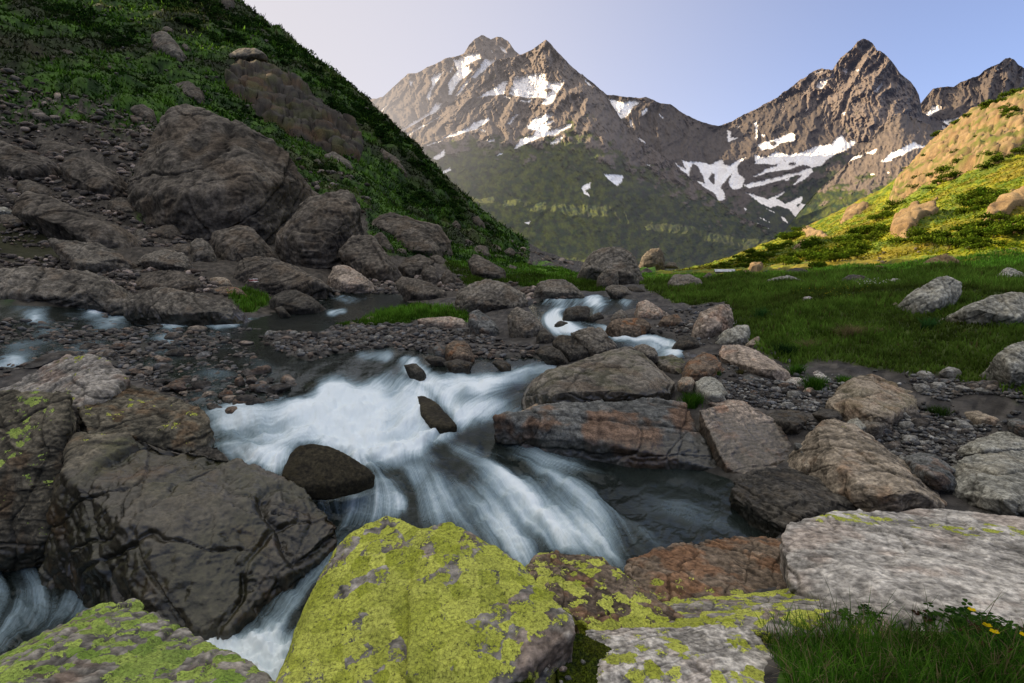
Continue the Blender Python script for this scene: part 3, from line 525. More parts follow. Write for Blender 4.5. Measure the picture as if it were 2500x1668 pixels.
def rockbuild(hulls, label, tone, name='boulder', cat='boulder', vox=None, rough=1.0, lich=None, wetz=None, wetw=.18, mat=None, group=None, strat=None, lowmoss=0.0, dvox=1.15, stain=.5, par=None, smooth=3, layk=.006, blkk=1.0, cut=.034):
    global rc_n; rc_n += 1; sd = rc_n*7.31
    allp = np.concatenate(hulls); ctr = allp.mean(0); ctr[2] = allp[:, 2].min(); W = float(np.ptp(allp[:, :2], axis=0).max()*.6+np.ptp(allp[:, 2])*.4)
    d = max(.8, allp[:, 1].min()); px = d/573.
    vox = vox or min(max(px*dvox, W/170), W/14)
    V, Q = voxmesh(None, [[tuple(p-ctr) for p in H] for H in hulls], vox)
    V = smoothm(V, Q, min(smooth, 2) if blkk > .3 else smooth); rq = np.random.default_rng(rc_n+500)
    if cut > 0 and blkk > .3:                                          # broken faces: shallow flat cuts all round
        cc_ = V.mean(0)
        for k in range(16):
            n_ = rq.normal(size=3); n_ /= np.linalg.norm(n_); s_ = (V-cc_)@n_; h_ = np.quantile(s_, rq.uniform(.90, .985)); h_ = max(h_, s_.max()-cut*W); V = V-np.outer(np.maximum(s_-h_, 0)*.94, n_)
    N = vnormals(V, Q); q = V/W+sd
    rr = np.random.default_rng(rc_n); fn = rr.normal(size=3); fn[2] = abs(fn[2])+.9; fn = fn/np.linalg.norm(fn) if strat is None else np.asarray(strat)/np.linalg.norm(strat)
    wob = fbm(q*1.7, 3); s = (q@fn)*(11+4*rr.random())+wob*1.3; saw = s-np.floor(s); lay = np.where(saw < .8, saw/.8, (1-saw)/.2)
    big = fbm(q*2.1+3, 3); mid = ridged(q*5.5+np.outer(s*.15, fn)+8, 4, .55); fine = fbm(q*19+5, 3, .6)
    cells = perlin(q*3.1+wob[:, None]*.4+40); crk = .55+.45*sstep(.0, .03, np.abs(cells)); c2 = perlin(q*6.7+wob[:, None]*.5+90); crk2 = sstep(.0, .05, np.abs(c2))
    t1 = np.cross(fn, rr.normal(size=3)); t1 /= np.linalg.norm(t1); t2 = np.cross(fn, t1)+.3*fn; t1 = t1+.25*fn*rr.normal()
    blk, gap = joints(q, (fn, t1, t2), (4.2+2*rr.random(), 2.6+rr.random(), 2.2+rr.random()), wob, sd); blk2, gap2 = joints(q+.013*fine[:, None], (fn, t2, t1), (13+5*rr.random(), 6.5, 7.5), wob*1.6, sd+5)
    fac = np.abs(perlin(q*2.6+70))                                    # chipped planes
    disp = (.034*big-.026*fac+.016*mid+layk*(lay-.5)*2+.007*fine-.012*(1-crk)-.006*(1-crk2)+.040*blk*blkk-.022*(1-gap)*blkk+.011*blk2*blkk-.007*(1-gap2)*blkk)*rough*W*.62
    V = V+N*np.clip(disp, -.12*W, .07*W)[:, None]
    N2_ = vnormals(V, Q); wp = V+ctr
    a, b, c = [np.array(k_)*(1.0, 1.0, .93) for k_ in TONES[tone]]
    u = sstep(-.9, .9, big*.8+fine*.55+mid*.18); col = mixc(u, a, b)
    col = mixc(sstep(.05, .6, fbm(q*3.3+150, 4, .6))*stain, col, c)
    bands = perlin(np.stack([s*2.1, wob*2, wob*0], 1)); col *= (1+.25*np.clip(bands, -1, 1)+.38*np.clip(fine, -.8, .8))[:, None]
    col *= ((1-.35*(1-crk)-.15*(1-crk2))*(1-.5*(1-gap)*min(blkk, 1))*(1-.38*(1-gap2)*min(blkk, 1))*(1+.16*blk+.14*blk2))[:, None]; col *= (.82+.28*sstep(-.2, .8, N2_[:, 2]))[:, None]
    at_ = {}
    if lowmoss: col = mixc(lowmoss*sstep(.0, .5, fbm(q*4+33, 4)+.15)*sstep(.1, .7, N2_[:, 2]), col, (.05, .06, .012))
    if wetz is None: wt_ = np.zeros(len(V))
    else:
        wt_ = sstep(wetz+wetw*1.7, wetz+wetw*.5, wp[:, 2]+fine*wetw*.3+big*wetw*.4)
        col = col*(1-.66*wt_)[:, None]+np.array([.004, .0035, .001])*wt_[:, None]
    if lich is not None:
        L = lich(wp, N2_, fine, big) if callable(lich) else np.full(len(V), float(lich)); at_['lich'] = np.clip(L, -1, 1.5)*(1-wt_)-wt_
        if mat is None: mat = 'lich'
    mk = mat or ('near' if d < 9 else 'mid' if d < 26 else 'far')
    at_.update(col=np.clip(col, .004, .9), wet=wt_)
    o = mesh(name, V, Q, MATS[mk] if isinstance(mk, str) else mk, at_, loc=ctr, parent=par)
    if par is None: tag(o, label, cat, group)
    return o
OUTL = []                                                  # every outline, in photo pixels, for keeping scattered stones clear
def Rk(z, s, label, tone, d0=None, d1=None, dep=.55, bul=.22, **kw):
    """boulder from its outline: stands on the ground at its lowest outline point, leans back, has front, back and a buried foot"""
    p = pts(s, z); OUTL.append(p); top, bot = p[:, 1].min(), p[:, 1].max()
    low = p[p[:, 1] > bot-.14*(bot-top)-1].mean(0)
    if d0 is None: d0 = float(hit(low[0], bot-1)[0, 1])
    Wd = (p[:, 0].max()-p[:, 0].min())/F*d0; Hd = (bot-top)/F*d0; Sz = min(Wd, 1.6*Hd)*.5+.5*min(Wd, Hd*1.6)
    if d1 is None: d1 = d0+dep*Sz
    fr = (bot-p[:, 1])/(bot-top); Y = d0+(d1-d0)*fr; O = at(p[:, 0], p[:, 1], Y); c2 = p.mean(0)
    sc = lambda k: c2+(p-c2)*k
    r2 = np.random.default_rng(len(OUTL)); jit = lambda n: r2.uniform(.55, 1.25, n)
    i1 = sc(.62); f1 = at(i1[:, 0], i1[:, 1], Y-bul*Sz*jit(len(p))); i2 = sc(.72); i2[:, 1] += 0; b1 = at(i2[:, 0], i2[:, 1], Y+.45*Sz*jit(len(p)))
    base = O[fr < .45].copy(); base[:, 2] -= .35*Hd+.05; base2 = base.copy(); base2[:, 1] += .7*Sz
    H = np.concatenate([O, f1, b1, base, base2])
    return rockbuild([H], label, tone, **kw)
def K(label, tone, *hs, drop=.8, back=.0, **kw):
    """foreground rock from hulls of (zone, 'x,y,Y ...') points; the foot is the same outline let down below water or soil"""
    Hs = []
    for z, s in hs:
        a = np.array([[float(v) for v in t.split(',')] for t in s.split()]); k = 900/2350
        P = at(a[:, 0]*k+ZO[z][0], a[:, 1]*k+ZO[z][1], a[:, 2]); c = P.mean(0); B = P.copy(); B[:, :2] = c[:2]+(B[:, :2]-c[:2])*.96; B[:, 1] += back; B[:, 2] = np.minimum(B[:, 2]-.15, P[:, 2].min()-drop*.5)
        Hs.append(np.concatenate([P, B])); OUTL.append(np.stack(project(P), 1)[np.argsort(np.arctan2(P[:, 2]-c[2], P[:, 0]-c[0]))])
    kw.setdefault('cut', 0); return rockbuild(Hs, label, tone, **kw)
WL = lambda x, y: float(S(np.array([x]), np.array([y]))[0])
exec_rocks = True
# ---------- foreground rocks
up = lambda k, a=.1, b=.8: (lambda P, N, f, g: -.25+k*sstep(a, b, N[:, 2])+.15*g)
K('great block of dark wet rock with a sharp ridge beside the white pool', 'fore',
  ('H', '500,0,5.6 900,0,5.7 1200,160,5.7 1560,145,5.6 1780,240,5.45 1950,340,5.35 2080,450,5.25 2165,545,5.1 2120,640,5.0 1430,1245,4.0 970,1190,4.1 1350,470,4.75 1050,570,4.5 790,560,4.5 770,800,4.35 430,250,5.1 520,880,4.75 250,850,5.0'),
  drop=.6, lich=lambda P, N, f, g: -.45+.55*sstep(.35, .9, N[:, 2])*sstep(-1.5, -2.5, P[:, 0])+.22*g, wetz=-2.12+EZ, wetw=.42, stain=.75, strat=(.5, -.3, .8), name='rock_block', cat='rock', rough=1.0, layk=.003, blkk=1.5, lowmoss=.5)
K('mossy dark slab leaning at the edge of the photo, below the grey-green boulders of the near bank', 'fore',
  ('H', '0,-280,6.0 170,-290,6.0 290,-285,5.9 440,-270,5.8 450,-170,5.6 425,0,5.45 410,250,5.3 350,500,5.15 240,700,5.1 0,790,5.1 -300,800,5.1 -300,-200,5.8 0,200,5.2'),
  drop=.7, back=.3, lich=lambda P, N, f, g: -.15+.35*sstep(.1, .7, N[:, 2])+.2*g, mat='green', wetz=-2.7+EZ, wetw=.25, layk=.003, name='rock_slab', cat='rock')
K('grey-green lichened boulder at the top of the near bank, pale crest above the cobble riffle', 'lich',
  ('D', '0,1310,6.8 200,1205,7.0 430,1105,7.2 560,1098,7.1 660,1108,7.0 740,1170,6.8 810,1245,6.6 700,1330,6.3 500,1430,6.0 440,1400,6.0 -200,1420,6.5'), drop=1.0, lich=lambda P, N, f, g: -.12+.25*g+.12*sstep(.2, .8, N[:, 2]))
K('brown lichen-flecked boulder jutting over the white pool from the near bank', 'fore',
  ('D', '500,1430,5.95 720,1330,6.4 820,1275,6.7 1000,1325,6.7 1200,1390,6.5 1310,1440,6.35 1340,1510,6.2 1320,1640,6.0 1200,1700,5.85 1050,1680,5.75 880,1600,5.7 560,1600,5.6'), drop=.9, lich=lambda P, N, f, g: -.2+.3*g+.2*sstep(.2, .8, N[:, 2]), wetz=-1.86+EZ, wetw=.08)
K('small dark angular rock wedged between the brown boulder and the great ridged block', 'dark', ('H', '1190,90,5.9 1310,55,5.95 1390,58,5.95 1480,160,5.8 1400,195,5.7 1300,200,5.7 1200,170,5.75'), drop=.6)
K('smooth brown rock half drowned in the rapids beside the ridged block', 'wetdark', ('H', '1785,240,5.45 1838,165,5.6 1845,95,5.7 1900,45,5.78 1980,28,5.8 2080,42,5.8 2200,105,5.75 2330,180,5.84 2400,240,5.78 2300,262,5.62 2120,310,5.45 1930,310,5.38'),
  drop=.25, rough=.5, stain=.9, layk=0, smooth=12, blkk=.15)
K('bright green lichened boulder in the near corner, its peak against the dark wet block', 'lich',
  ('H', '0,1450,2.6 150,1330,2.78 350,1240,2.88 540,1120,2.96 720,1060,3.0 850,1015,3.04 920,1045,3.0 975,1130,2.93 1000,1200,2.8 1150,1310,2.66 1350,1410,2.52 1550,1480,2.4 1730,1567,2.3 1820,1700,2.15 700,1330,2.5 500,1800,1.85 1000,1800,1.95 1500,1780,2.05 -250,1800,1.8 -250,1560,2.4'),
  drop=.9, lich=lambda P, N, f, g: .58+.2*g, mat='green', rough=.8, strat=(.7, .2, .7))
K('big triangular boulder coated in yellow-green lichen, nearest the camera at mid frame', 'lich',
  ('I', '-318,1567,2.25 -228,1290,2.45 -138,1070,2.62 -60,920,2.76 12,780,2.86 60,690,2.93 112,630,2.97 290,530,3.05 380,490,3.1 470,508,3.05 560,560,2.98 640,600,2.9 900,1000,2.55 1120,1567,2.15 360,1000,2.55 300,1567,2.15 -360,1720,2.1 700,1700,2.05'),
  ('I', '560,580,2.95 650,568,2.93 780,540,2.95 860,592,2.92 1000,672,2.85 1120,732,2.8 1250,812,2.72 1290,872,2.66 1330,990,2.55 1460,1090,2.45 1560,1140,2.4 1580,1240,2.3 1450,1310,2.25 1250,1480,2.15 1100,1600,2.1 850,1000,2.5 500,1500,2.12 700,1700,2.05'),
  drop=.8, lich=lambda P, N, f, g: .80+.16*g-.9*sstep(-.02, .24, (P[:, 0]+.105)*.66-(P[:, 1]-2.40)*.75-.16), rough=.6, blkk=.5)
K('reddish lichen-patched rock behind the big yellow boulder, dipping to the blue pool', 'rust',
  ('I', '1270,832,3.2 1330,762,3.35 1390,752,3.4 1480,727,3.45 1600,762,3.42 1760,767,3.4 1830,832,3.3 1900,922,3.2 2050,1022,3.1 2200,1102,3.0 2300,1162,2.9 2230,1260,2.8 2000,1290,2.7 1700,1240,2.65 1560,1130,2.75 1330,990,2.95 1290,882,3.1'),
  drop=.7, lich=lambda P, N, f, g: .50+.25*g+.25*sstep(3.2, 2.8, P[:, 1]), wetz=-2.25+EZ, wetw=.08)
K('flat rust-red rock shelf at the lip of the dark pool', 'rust',
  ('J', '0,712,4.12 190,692,4.2 370,642,4.4 500,642,4.45 650,617,4.55 820,640,4.5 880,760,4.2 880,960,3.6 600,1040,3.4 180,1050,3.35 0,1040,3.35 -180,920,3.65 -180,790,3.95'),
  drop=.5, lich=lambda P, N, f, g: -.38+.25*g+.62*sstep(3.9, 3.45, P[:, 1]), stain=.6, wetz=-2.27+EZ, wetw=.05)
K('long pale grey slab filling the near bank, streaked with quartz and dotted with lichen', 'pale',
  ('J', '795,612,3.85 850,532,4.1 1000,525,4.15 1150,476,4.3 1450,470,4.4 1700,456,4.48 1780,446,4.52 1900,480,4.42 2000,466,4.45 2350,510,4.35 2700,560,4.2 2700,1420,2.35 2350,1390,2.38 1900,1290,2.55 1550,1210,2.7 1380,1060,2.95 1200,930,3.2 860,950,3.2 835,700,3.7'),
  drop=.35, lich=lambda P, N, f, g: -.30+.12*g+.68*np.exp(-((P[:, 1]-4.15+.25*(P[:, 0]-2.6))/.28)**2)*sstep(2.0, 2.4, P[:, 0]), rough=.45, strat=(.15, .35, .9), stain=.45, name='rock_slab', cat='rock')
K('low slab with a band of yellow lichen, tucked under the long pale slab', 'lich',
  ('J', '-150,1075,3.2 180,1050,3.28 600,1030,3.32 940,970,3.36 1180,932,3.36 1420,1040,2.98 1650,1150,2.72 1350,1260,2.58 1000,1300,2.62 620,1240,2.7 560,1200,2.76 300,1210,2.74 0,1230,2.72'),
  drop=.5, lich=lambda P, N, f, g: 0.62+.2*g-.8*sstep(1.6, 2.0, P[:, 0]), rough=.6, name='rock_slab', cat='rock')
K('grey rock with round yellow lichen spots in the near bottom edge, beside the moss', 'pale',
  ('I', '1640,1225,2.62 1750,1236,2.62 1980,1275,2.58 2100,1250,2.6 2350,1215,2.68 2500,1200,2.72 2660,1196,2.72 2740,1260,2.62 2820,1360,2.5 2920,1510,2.32 2990,1600,2.22 2990,1800,2.0 2300,1800,2.0 1750,1800,2.0 1750,1500,2.25 1700,1350,2.42 2200,1500,2.22'),
  drop=.5, lich=lambda P, N, f, g: .40+.12*g, rough=.55, stain=.3)
# ---------- rocks of the right bank
wl = dict(wetw=.12)
Rk('E', '1250,1110 1265,1070 1300,990 1400,930 1540,900 1680,860 1850,790 1960,768 2040,830 2110,900 2220,1010 2215,1085 2100,1110 1900,1110 1500,1120 1300,1145', 'humped brown-grey boulder sloping into the upper rapids', 'river', 8.1, 9.6, lowmoss=.25, wetz=-1.72+EZ, wetw=.1, rough=.7)
Rk('E', '1940,790 1962,768 2020,755 2090,790 2112,835 2050,850', 'rounded knob of rock on the shoulder of the humped boulder', 'river', 9.6, 9.9)
Rk('E', '2050,850 2120,825 2220,830 2300,880 2310,930 2250,960 2150,920', 'low brown rock behind the humped boulder, mossy on its near side', 'river', 9.2, 10.0, lowmoss=.6)
Rk('E', '1200,1210 1440,1090 1530,1030 1640,983 1730,1000 1850,1050 1985,1098 1900,1120 1700,1140 1480,1165', 'pale pitted rock lying against the humped boulder', 'tan', 7.9, 8.5, rough=.6)
K('broad dark slab with rust stains, split from its pink neighbour by a narrow crack', 'blue',
  ('E', '1055,1218,7.2 1120,1205,7.5 1260,1200,7.7 1500,1140,7.9 1700,1125,7.9 1900,1110,7.95 2050,1100,8.0 2270,1116,7.9 2320,1170,7.6 2350,1290,7.3 2420,1410,7.0 2500,1560,6.75 2350,1560,6.85 2100,1540,6.9 1700,1500,7.0 1500,1432,7.1 1250,1382,7.2 1100,1312,7.2'),
  drop=.5, stain=.8, wetz=-2.17+EZ, wetw=.14, strat=(.1, .5, .85), rough=.75, name='rock_slab', cat='rock')
K('pink and blue-grey boulder beside the crack of the broad dark slab', 'pink',
  ('G', '275,1175,7.4 440,1140,7.6 560,1150,7.6 640,1170,7.5 780,1250,7.3 830,1330,7.1 850,1400,7.0 960,1560,6.6 960,1535,6.65 820,1540,6.6 650,1545,6.6 560,1590,6.5 450,1540,6.6 390,1420,6.85 325,1270,7.15'),
  drop=.5, wetz=-2.02+EZ, wetw=.22, stain=.8, rough=.7)
Rk('G', '310,1135 450,1110 560,1118 620,1160 440,1150', 'thin flat stone behind the pink boulder', 'pink', 7.7, 8.0)
Rk('G', '990,1350 1070,1240 1130,1232 1260,1270 1400,1380 1550,1480 1700,1590 1810,1720 1862,1780 1872,1815 1600,1835 1350,1835 1200,1740 1020,1570 985,1450', 'large leaning pale boulder with a lichen-edged crest by the little side channel', 'tan', 5.3, 6.7, lich=lambda P, N, f, g: -.42+.15*g+.5*sstep(.55, .9, N[:, 2])*sstep(-1.9+EZ, -1.6+EZ, P[:, 2]), rough=.7, stain=.7)
Rk('G', '1110,1160 1180,1050 1270,970 1380,948 1470,990 1550,1030 1680,1070 1722,1110 1660,1190 1600,1240 1500,1290 1380,1312 1260,1220', 'pyramid-shaped tan boulder with a black notch in its crest on the right gravel', 'tan', 7.0, 8.3, lowmoss=.25)
Rk('G', '1880,1130 1960,1085 2100,1083 2250,1120 2350,1170 2380,1200 2265,1212 2240,1270 2130,1302 2000,1260 1900,1172', 'rounded tan boulder between wet gravel and meadow edge', 'tan', 6.9, 7.8, rough=.7)
Rk('J', '485,330 520,268 620,208 750,173 900,178 1000,230 1150,330 1340,450 1342,472 1000,525 850,560 790,610 700,575 620,500 510,400', 'dark wet boulder with a pale vein above the still dark pool', 'dark', 5.0, 6.1, wetz=-2.3+EZ, wetw=.12, lich=lambda P, N, f, g: -.5+.2*g, stain=.3)
Rk('J', '1930,280 1950,190 1958,140 2100,80 2230,53 2350,80 2500,150 2600,520 2350,515 2200,470 2050,400 1935,335', 'big smooth grey boulder cut by the frame above the long pale slab', 'mead', 5.1, 6.2, rough=.7, wetz=-2.3+EZ, wetw=.1)
Rk('G', '1985,1420 2050,1370 2200,1318 2350,1308 2500,1330 2500,1440 2200,1420 2020,1462', 'pale layered rock resting on top of the smooth grey boulder', 'mead', 6.1, 6.7)
Rk('J', '1590,130 1680,100 1770,104 1900,200 1922,262 1870,288 1750,262 1640,192', 'oval dark-grey striped stone in the side channel', 'blue', 5.5, 6.2)
Rk('G', '405,795 428,765 520,768 620,790 700,850 820,910 898,966 800,977 650,942 490,882 420,862', 'long brick-shaped pinkish slab tilted on the bank', 'pink', 8.6, 9.9, rough=.6)
Rk('G', '193,960 215,860 300,808 380,830 462,910 330,945 265,965', 'grey-brown boulder with a shadowed rusty flank by the tilted slab', 'rust', 8.7, 9.6, stain=.6)
Rk('G', '125,785 250,770 440,765 470,790 400,815 300,825 200,868 165,825', 'long dark flat rock at the edge of the far rapids', 'dark', 9.8, 11.0, wetz=-1.2+EZ, wetw=.1)
Rk('G', '122,762 150,715 200,698 260,720 288,765 200,778', 'round dark boulder beside the tail of the far rapids', 'dark', None)
Rk('G', '258,692 275,560 330,528 470,484 487,540 500,620 380,682 300,722', 'tall pink-brown boulder leaning out of the turf bank', 'pink', None, dep=.4)
Rk('G', '398,742 430,680 520,634 600,640 575,690 600,720 520,762', 'knobbly grey boulder on the grassy bank edge', 'mead', None)
Rk('G', '570,772 620,722 665,703 672,772', 'small pale stone pushed into the turf beside the knobbly boulder', 'tan', None)
Rk('G', '1627,440 1720,360 1800,328 1880,323 1952,370 1952,430 1880,470 1790,545 1700,542 1625,500', 'tilted egg-shaped grey boulder alone in the green meadow', 'mead', None, dep=.35)
Rk('G', '1965,548 2050,480 2150,430 2300,413 2450,430 2500,600 2350,622 2250,612 2100,592 1980,572', 'broad flat grey boulder in the meadow at the frame edge', 'mead', None)
Rk('G', '2183,825 2250,770 2350,724 2480,740 2480,1010 2350,1002 2250,962 2218,900', 'pale speckled boulder at the meadow foot, cut by the frame', 'mead', None, dep=.4)
Rk('G', '828,892 900,860 1100,828 1200,823 1300,835 1422,902 1390,952 1250,977 1100,952 950,932', 'wide smooth boulder set into the foot of the meadow', 'mead', 9.0, 10.4, rough=.6)
Rk('G', '848,852 890,800 990,763 1080,790 1142,820 1000,852 880,867', 'pale ridged rock perched behind the wide smooth boulder', 'mead', 10.0, 10.6)
Rk('G', '1388,947 1450,918 1520,928 1612,1002 1560,1032 1450,1012', 'dull grey boulder half hidden by grass behind the pyramid boulder', 'mead', 8.2, 9.0)
Rk('G', '138,1000 168,965 230,963 262,1000 222,1032 160,1032', 'small cream-coloured round stone beside the humped boulder', 'tan', 8.2, 8.5, rough=.5, stain=.9)
Rk('G', '253,1000 330,953 420,1000 462,1060 440,1112 350,1117 268,1052', 'light-topped grey boulder next to the cream stone', 'mead', 7.9, 8.5)
Rk('G', '818,1000 870,963 930,973 937,1012 880,1032', 'bluish white stone at the end of the tilted slab', 'pale', 8.3, 8.6)
Rk('G', '548,970 600,948 652,980 620,1012 568,1007', 'small slate-blue stone on the sand below the tilted slab', 'blue', 8.4, 8.7)
Rk('G', '938,1060 970,1028 1012,1035 990,1077', 'little orange-stained stone in the right gravel', 'pink', None, stain=1.0)
Rk('G', '968,952 1040,918 1110,943 1142,990 1050,1002', 'white-grey stone at the front of the wide smooth boulder', 'pale', 8.5, 8.9)
Rk('G', '998,1202 1050,1168 1170,1173 1192,1222 1100,1237', 'flat black stone at the foot of the pyramid boulder', 'dark', 7.1, 7.5)
Rk('G', '705,1200 800,1178 940,1188 1002,1240 900,1282 760,1252', 'dark brown striped rock beyond the pink boulder', 'dark', 7.1, 7.7, stain=.8)
Rk('G', '1700,1150 1730,1132 1800,1128 1880,1148 1922,1200 1850,1212 1760,1192', 'low stone with a grass cap beside the rounded tan boulder', 'mead', 7.3, 7.8, lowmoss=.9)
Rk('G', '1300,1230 1350,1195 1450,1200 1490,1260 1420,1310 1320,1300', 'smooth grey-brown stone tucked under the pyramid boulder', 'river', 6.8, 7.2)
Rk('G', '880,1385 940,1378 1010,1440 1028,1520 990,1540 930,1470', 'leaning narrow blue-grey stone between the pink and the pale leaning boulder', 'blue', 6.3, 6.7)
Rk('J', '940,180 960,140 992,150 990,200 965,212', 'tiny tan wedge stone below the narrow blue-grey stone', 'tan', 6.0, 6.2)
Rk('G', '1225,1240 1290,1225 1345,1290 1300,1315 1240,1290', 'pale rounded stone at the back of the leaning boulder', 'mead', 6.7, 7.1)
Rk('G', '2245,1240 2350,1215 2450,1230 2450,1320 2350,1310 2260,1270', 'dark grey stone at the frame edge behind the layered rock', 'blue', 6.4, 6.9)
# ---------- meadow and middle-distance rocks
Rk('G', '2178,332 2250,263 2340,300 2400,335 2200,337', 'pale pointed rock on the skyline of the meadow near the frame edge', 'mead', None)
Rk('G', '1175,352 1230,313 1330,323 1405,357 1300,367', 'dark low rock lying on the upper meadow', 'dark', None)
Rk('G', '1588,350 1660,308 1750,318 1755,347', 'flat grey rock at the back of the meadow beyond the egg-shaped boulder', 'mead', None)
Rk('G', '1480,365 1515,335 1560,345 1570,362', 'small grey rock on the back meadow before the flat one', 'mead', None)
Rk('G', '365,392 450,358 600,358 668,380 640,402 420,417', 'long pale slab at the far end of the meadow', 'mead', None)
Rk('G', '668,372 750,330 850,318 920,345 968,360 950,387 800,392 690,392', 'double-humped grey slab next to the long pale slab', 'mead', None)
Rk('G', '795,312 850,280 900,268 970,285 978,322 880,327', 'dark haystack-shaped rock against the golden slope', 'dark', None)
Rk('G', '665,320 690,290 725,283 738,300 735,325', 'dark pointed rock beside the brown hut', 'dark', None)
Rk('G', '72,362 130,308 230,308 290,350 322,392 200,412 90,402', 'rough brown boulder with a flat foot in the far grass', 'river', None)
Rk('G', '295,332 345,293 372,330 372,362 320,362', 'upright brown rock at the start of the golden slope', 'slope', None)
Rk('G', '940,460 985,450 1010,460 990,475 950,474', 'small white stone lying in the meadow grass', 'pale', None)
Rk('G', '1490,520 1520,490 1545,500 1530,525', 'little brown stone in the grass by the egg-shaped boulder', 'tan', None)
Rk('E', '1605,292 1650,200 1700,150 1780,130 1830,123 1910,150 1960,210 1990,310 2012,382 1900,382 1750,330', 'tall dark outcrop block dominating the valley mouth', 'river', None, dep=.4)
Rk('E', '1712,392 1725,320 1790,262 1852,285 1857,372 1780,402', 'lighter wedge boulder in front of the tall dark block', 'river', None, dep=.3)
Rk('E', '1995,262 2010,190 2050,150 2120,143 2152,190 2152,267 2080,267', 'square dark boulder standing alone beyond the tall block', 'slope', None, dep=.4)
Rk('E', '1985,330 2000,285 2040,265 2075,300 2060,330', 'round dark boulder between the tall block and the square one', 'slope', None)
Rk('E', '1318,432 1338,360 1430,343 1530,343 1602,390 1637,452 1500,457 1400,447', 'rounded brown boulder at the head of the stream', 'river', None, wetz=None)
Rk('E', '808,502 828,420 900,370 1000,333 1090,350 1180,400 1242,430 1272,510 1200,542 1000,532 880,532', 'broad tent-shaped brown boulder at mid stream', 'river', None, dep=.45)
Rk('E', '428,362 478,328 550,333 700,380 752,430 752,472 600,472 500,452', 'low rugged pink-brown rock upstream of the grassy islet', 'slope', None)
Rk('E', '1755,402 1820,373 1900,388 1948,440 1850,452', 'smooth rock at the outflow below the tall block', 'river', None)
Rk('E', '1895,388 1960,383 2032,420 1950,437', 'flat dark rock at the water edge right of the outflow', 'dark', None)
Rk('E', '888,602 900,550 960,533 1032,590 1092,650 1092,702 1000,702 920,662', 'slate-dark angular boulder on the gravel bar', 'blue', None, dep=.5)
Rk('E', '1138,572 1200,523 1282,555 1342,600 1372,650 1332,712 1250,712 1160,642', 'grey angular boulder beside the slate-dark one, above the rapids', 'river', None, dep=.5)
Rk('E', '1330,702 1370,648 1452,712 1420,752 1332,742', 'low dark tail rock behind the grey angular boulder', 'dark', None)
Rk('E', '545,602 650,588 780,583 882,600 872,642 750,642 600,622', 'flat pinkish-white slab on the gravel bar', 'pink', None, rough=.6)
Rk('E', '228,597 280,578 322,600 280,614', 'small beige stone on the grassy islet', 'tan', None)
Rk('E', '748,772 800,733 880,738 922,790 932,857 800,857 750,822', 'brown speckled boulder at the riffle above the falls', 'rust', None, stain=.7)
Rk('E', '1545,692 1600,663 1680,648 1742,660 1802,730 1852,782 1780,822 1700,842 1650,762', 'smooth dome-topped boulder splitting the far rapids', 'river', None, dep=.4, wetw=.1)
Rk('E', '1415,752 1480,698 1560,700 1650,750 1702,830 1540,862 1500,802', 'dark faceted boulder leaning on the dome-topped one', 'dark', None)
Rk('E', '1315,812 1360,773 1410,763 1502,810 1542,882 1420,852', 'low dark wedge at the head of the near rapids', 'dark', None)
Rk('E', '1502,592 1513,530 1600,513 1672,515 1667,592 1580,597', 'square black boulder standing in the far rapids', 'dark', None, dep=.35)
Rk('E', '1445,632 1480,603 1542,620 1480,642', 'small black stone awash in the far rapids', 'dark', None)
Rk('E', '1778,652 1790,613 1880,593 2020,588 2082,640 2000,692 1850,692', 'red-brown wet boulder on the far bend of the stream', 'rust', None, stain=.9)
Rk('E', '1968,582 1980,490 2030,478 2120,530 2182,570 2100,602', 'sharp-edged pinkish rock under the turf overhang', 'pink', None)
Rk('E', '1788,612 1830,560 1880,533 1922,580 1860,607', 'grey stone leaning at the bank of the far bend', 'river', None)
Rk('E', '1668,582 1740,548 1762,580 1700,602', 'small wet stone between the black boulder and the bank', 'dark', None)
Rk('E', '2105,622 2150,578 2230,563 2282,630 2200,642', 'rusty rounded rock with grass at its foot under the turf bank', 'rust', None)
K('dark hump of rock under a thin sheet of water, between the two white chutes', 'wetdark', ('E', '570,1080,8.58 622,1080,8.5 690,1116,8.16 760,1190,7.8 832,1268,7.38 760,1290,7.27 660,1270,7.34 596,1190,7.75'), drop=.3, rough=.4, layk=0, smooth=14, blkk=.15)
Rk('E', '478,892 560,878 622,930 602,962 520,932', 'smooth black stone at the lip of the white chute', 'dark', None)
Rk('E', '718,872 830,850 932,870 902,912 800,922', 'flat brown stone awash at the top of the chute', 'dark', None, stain=.9)
Rk('E', '1035,872 1100,848 1172,890 1122,917', 'low brown stone in the shallows near the low dark wedge', 'dark', None, stain=.9)
Rk('E', '610,850 640,825 740,840 760,870 680,875', 'flat olive stone in the shallows beside the speckled boulder', 'dark', None, stain=.7)
Rk('E', '660,790 700,755 760,770 760,830 700,840', 'small round grey stone against the speckled boulder', 'blue', None)
# ---------- boulders of the left slope
Rk('A', '1110,722 1190,693 1290,735 1460,768 1560,798 1690,850 1830,950 1892,1050 1917,1150 1882,1260 1820,1350 1760,1420 1640,1490 1300,1522 1215,1430 1100,1390 880,1372 813,1220 900,1060 1030,900 1080,800', 'house-sized squarish boulder towering over the left bank', 'slope', None, dep=.45, dvox=1.0, stain=.55)
Rk('D', '1768,380 1820,230 1900,108 2010,73 2190,13 2240,50 2292,150 2262,330 2182,430 2050,522 1900,502 1790,432', 'great smooth boulder leaning beside the house-sized one', 'slope', None, dep=.4)
Rk('A', '1888,1312 1900,1230 1960,1178 2042,1240 2000,1272', 'rough brown rock in the gap behind the leaning boulder', 'slope', None)
Rk('A', '378,1042 480,988 600,1018 740,1098 772,1180 700,1242 600,1222 470,1162 400,1102', 'tilted grey slab above the dark hollow on the scree', 'slope', None)
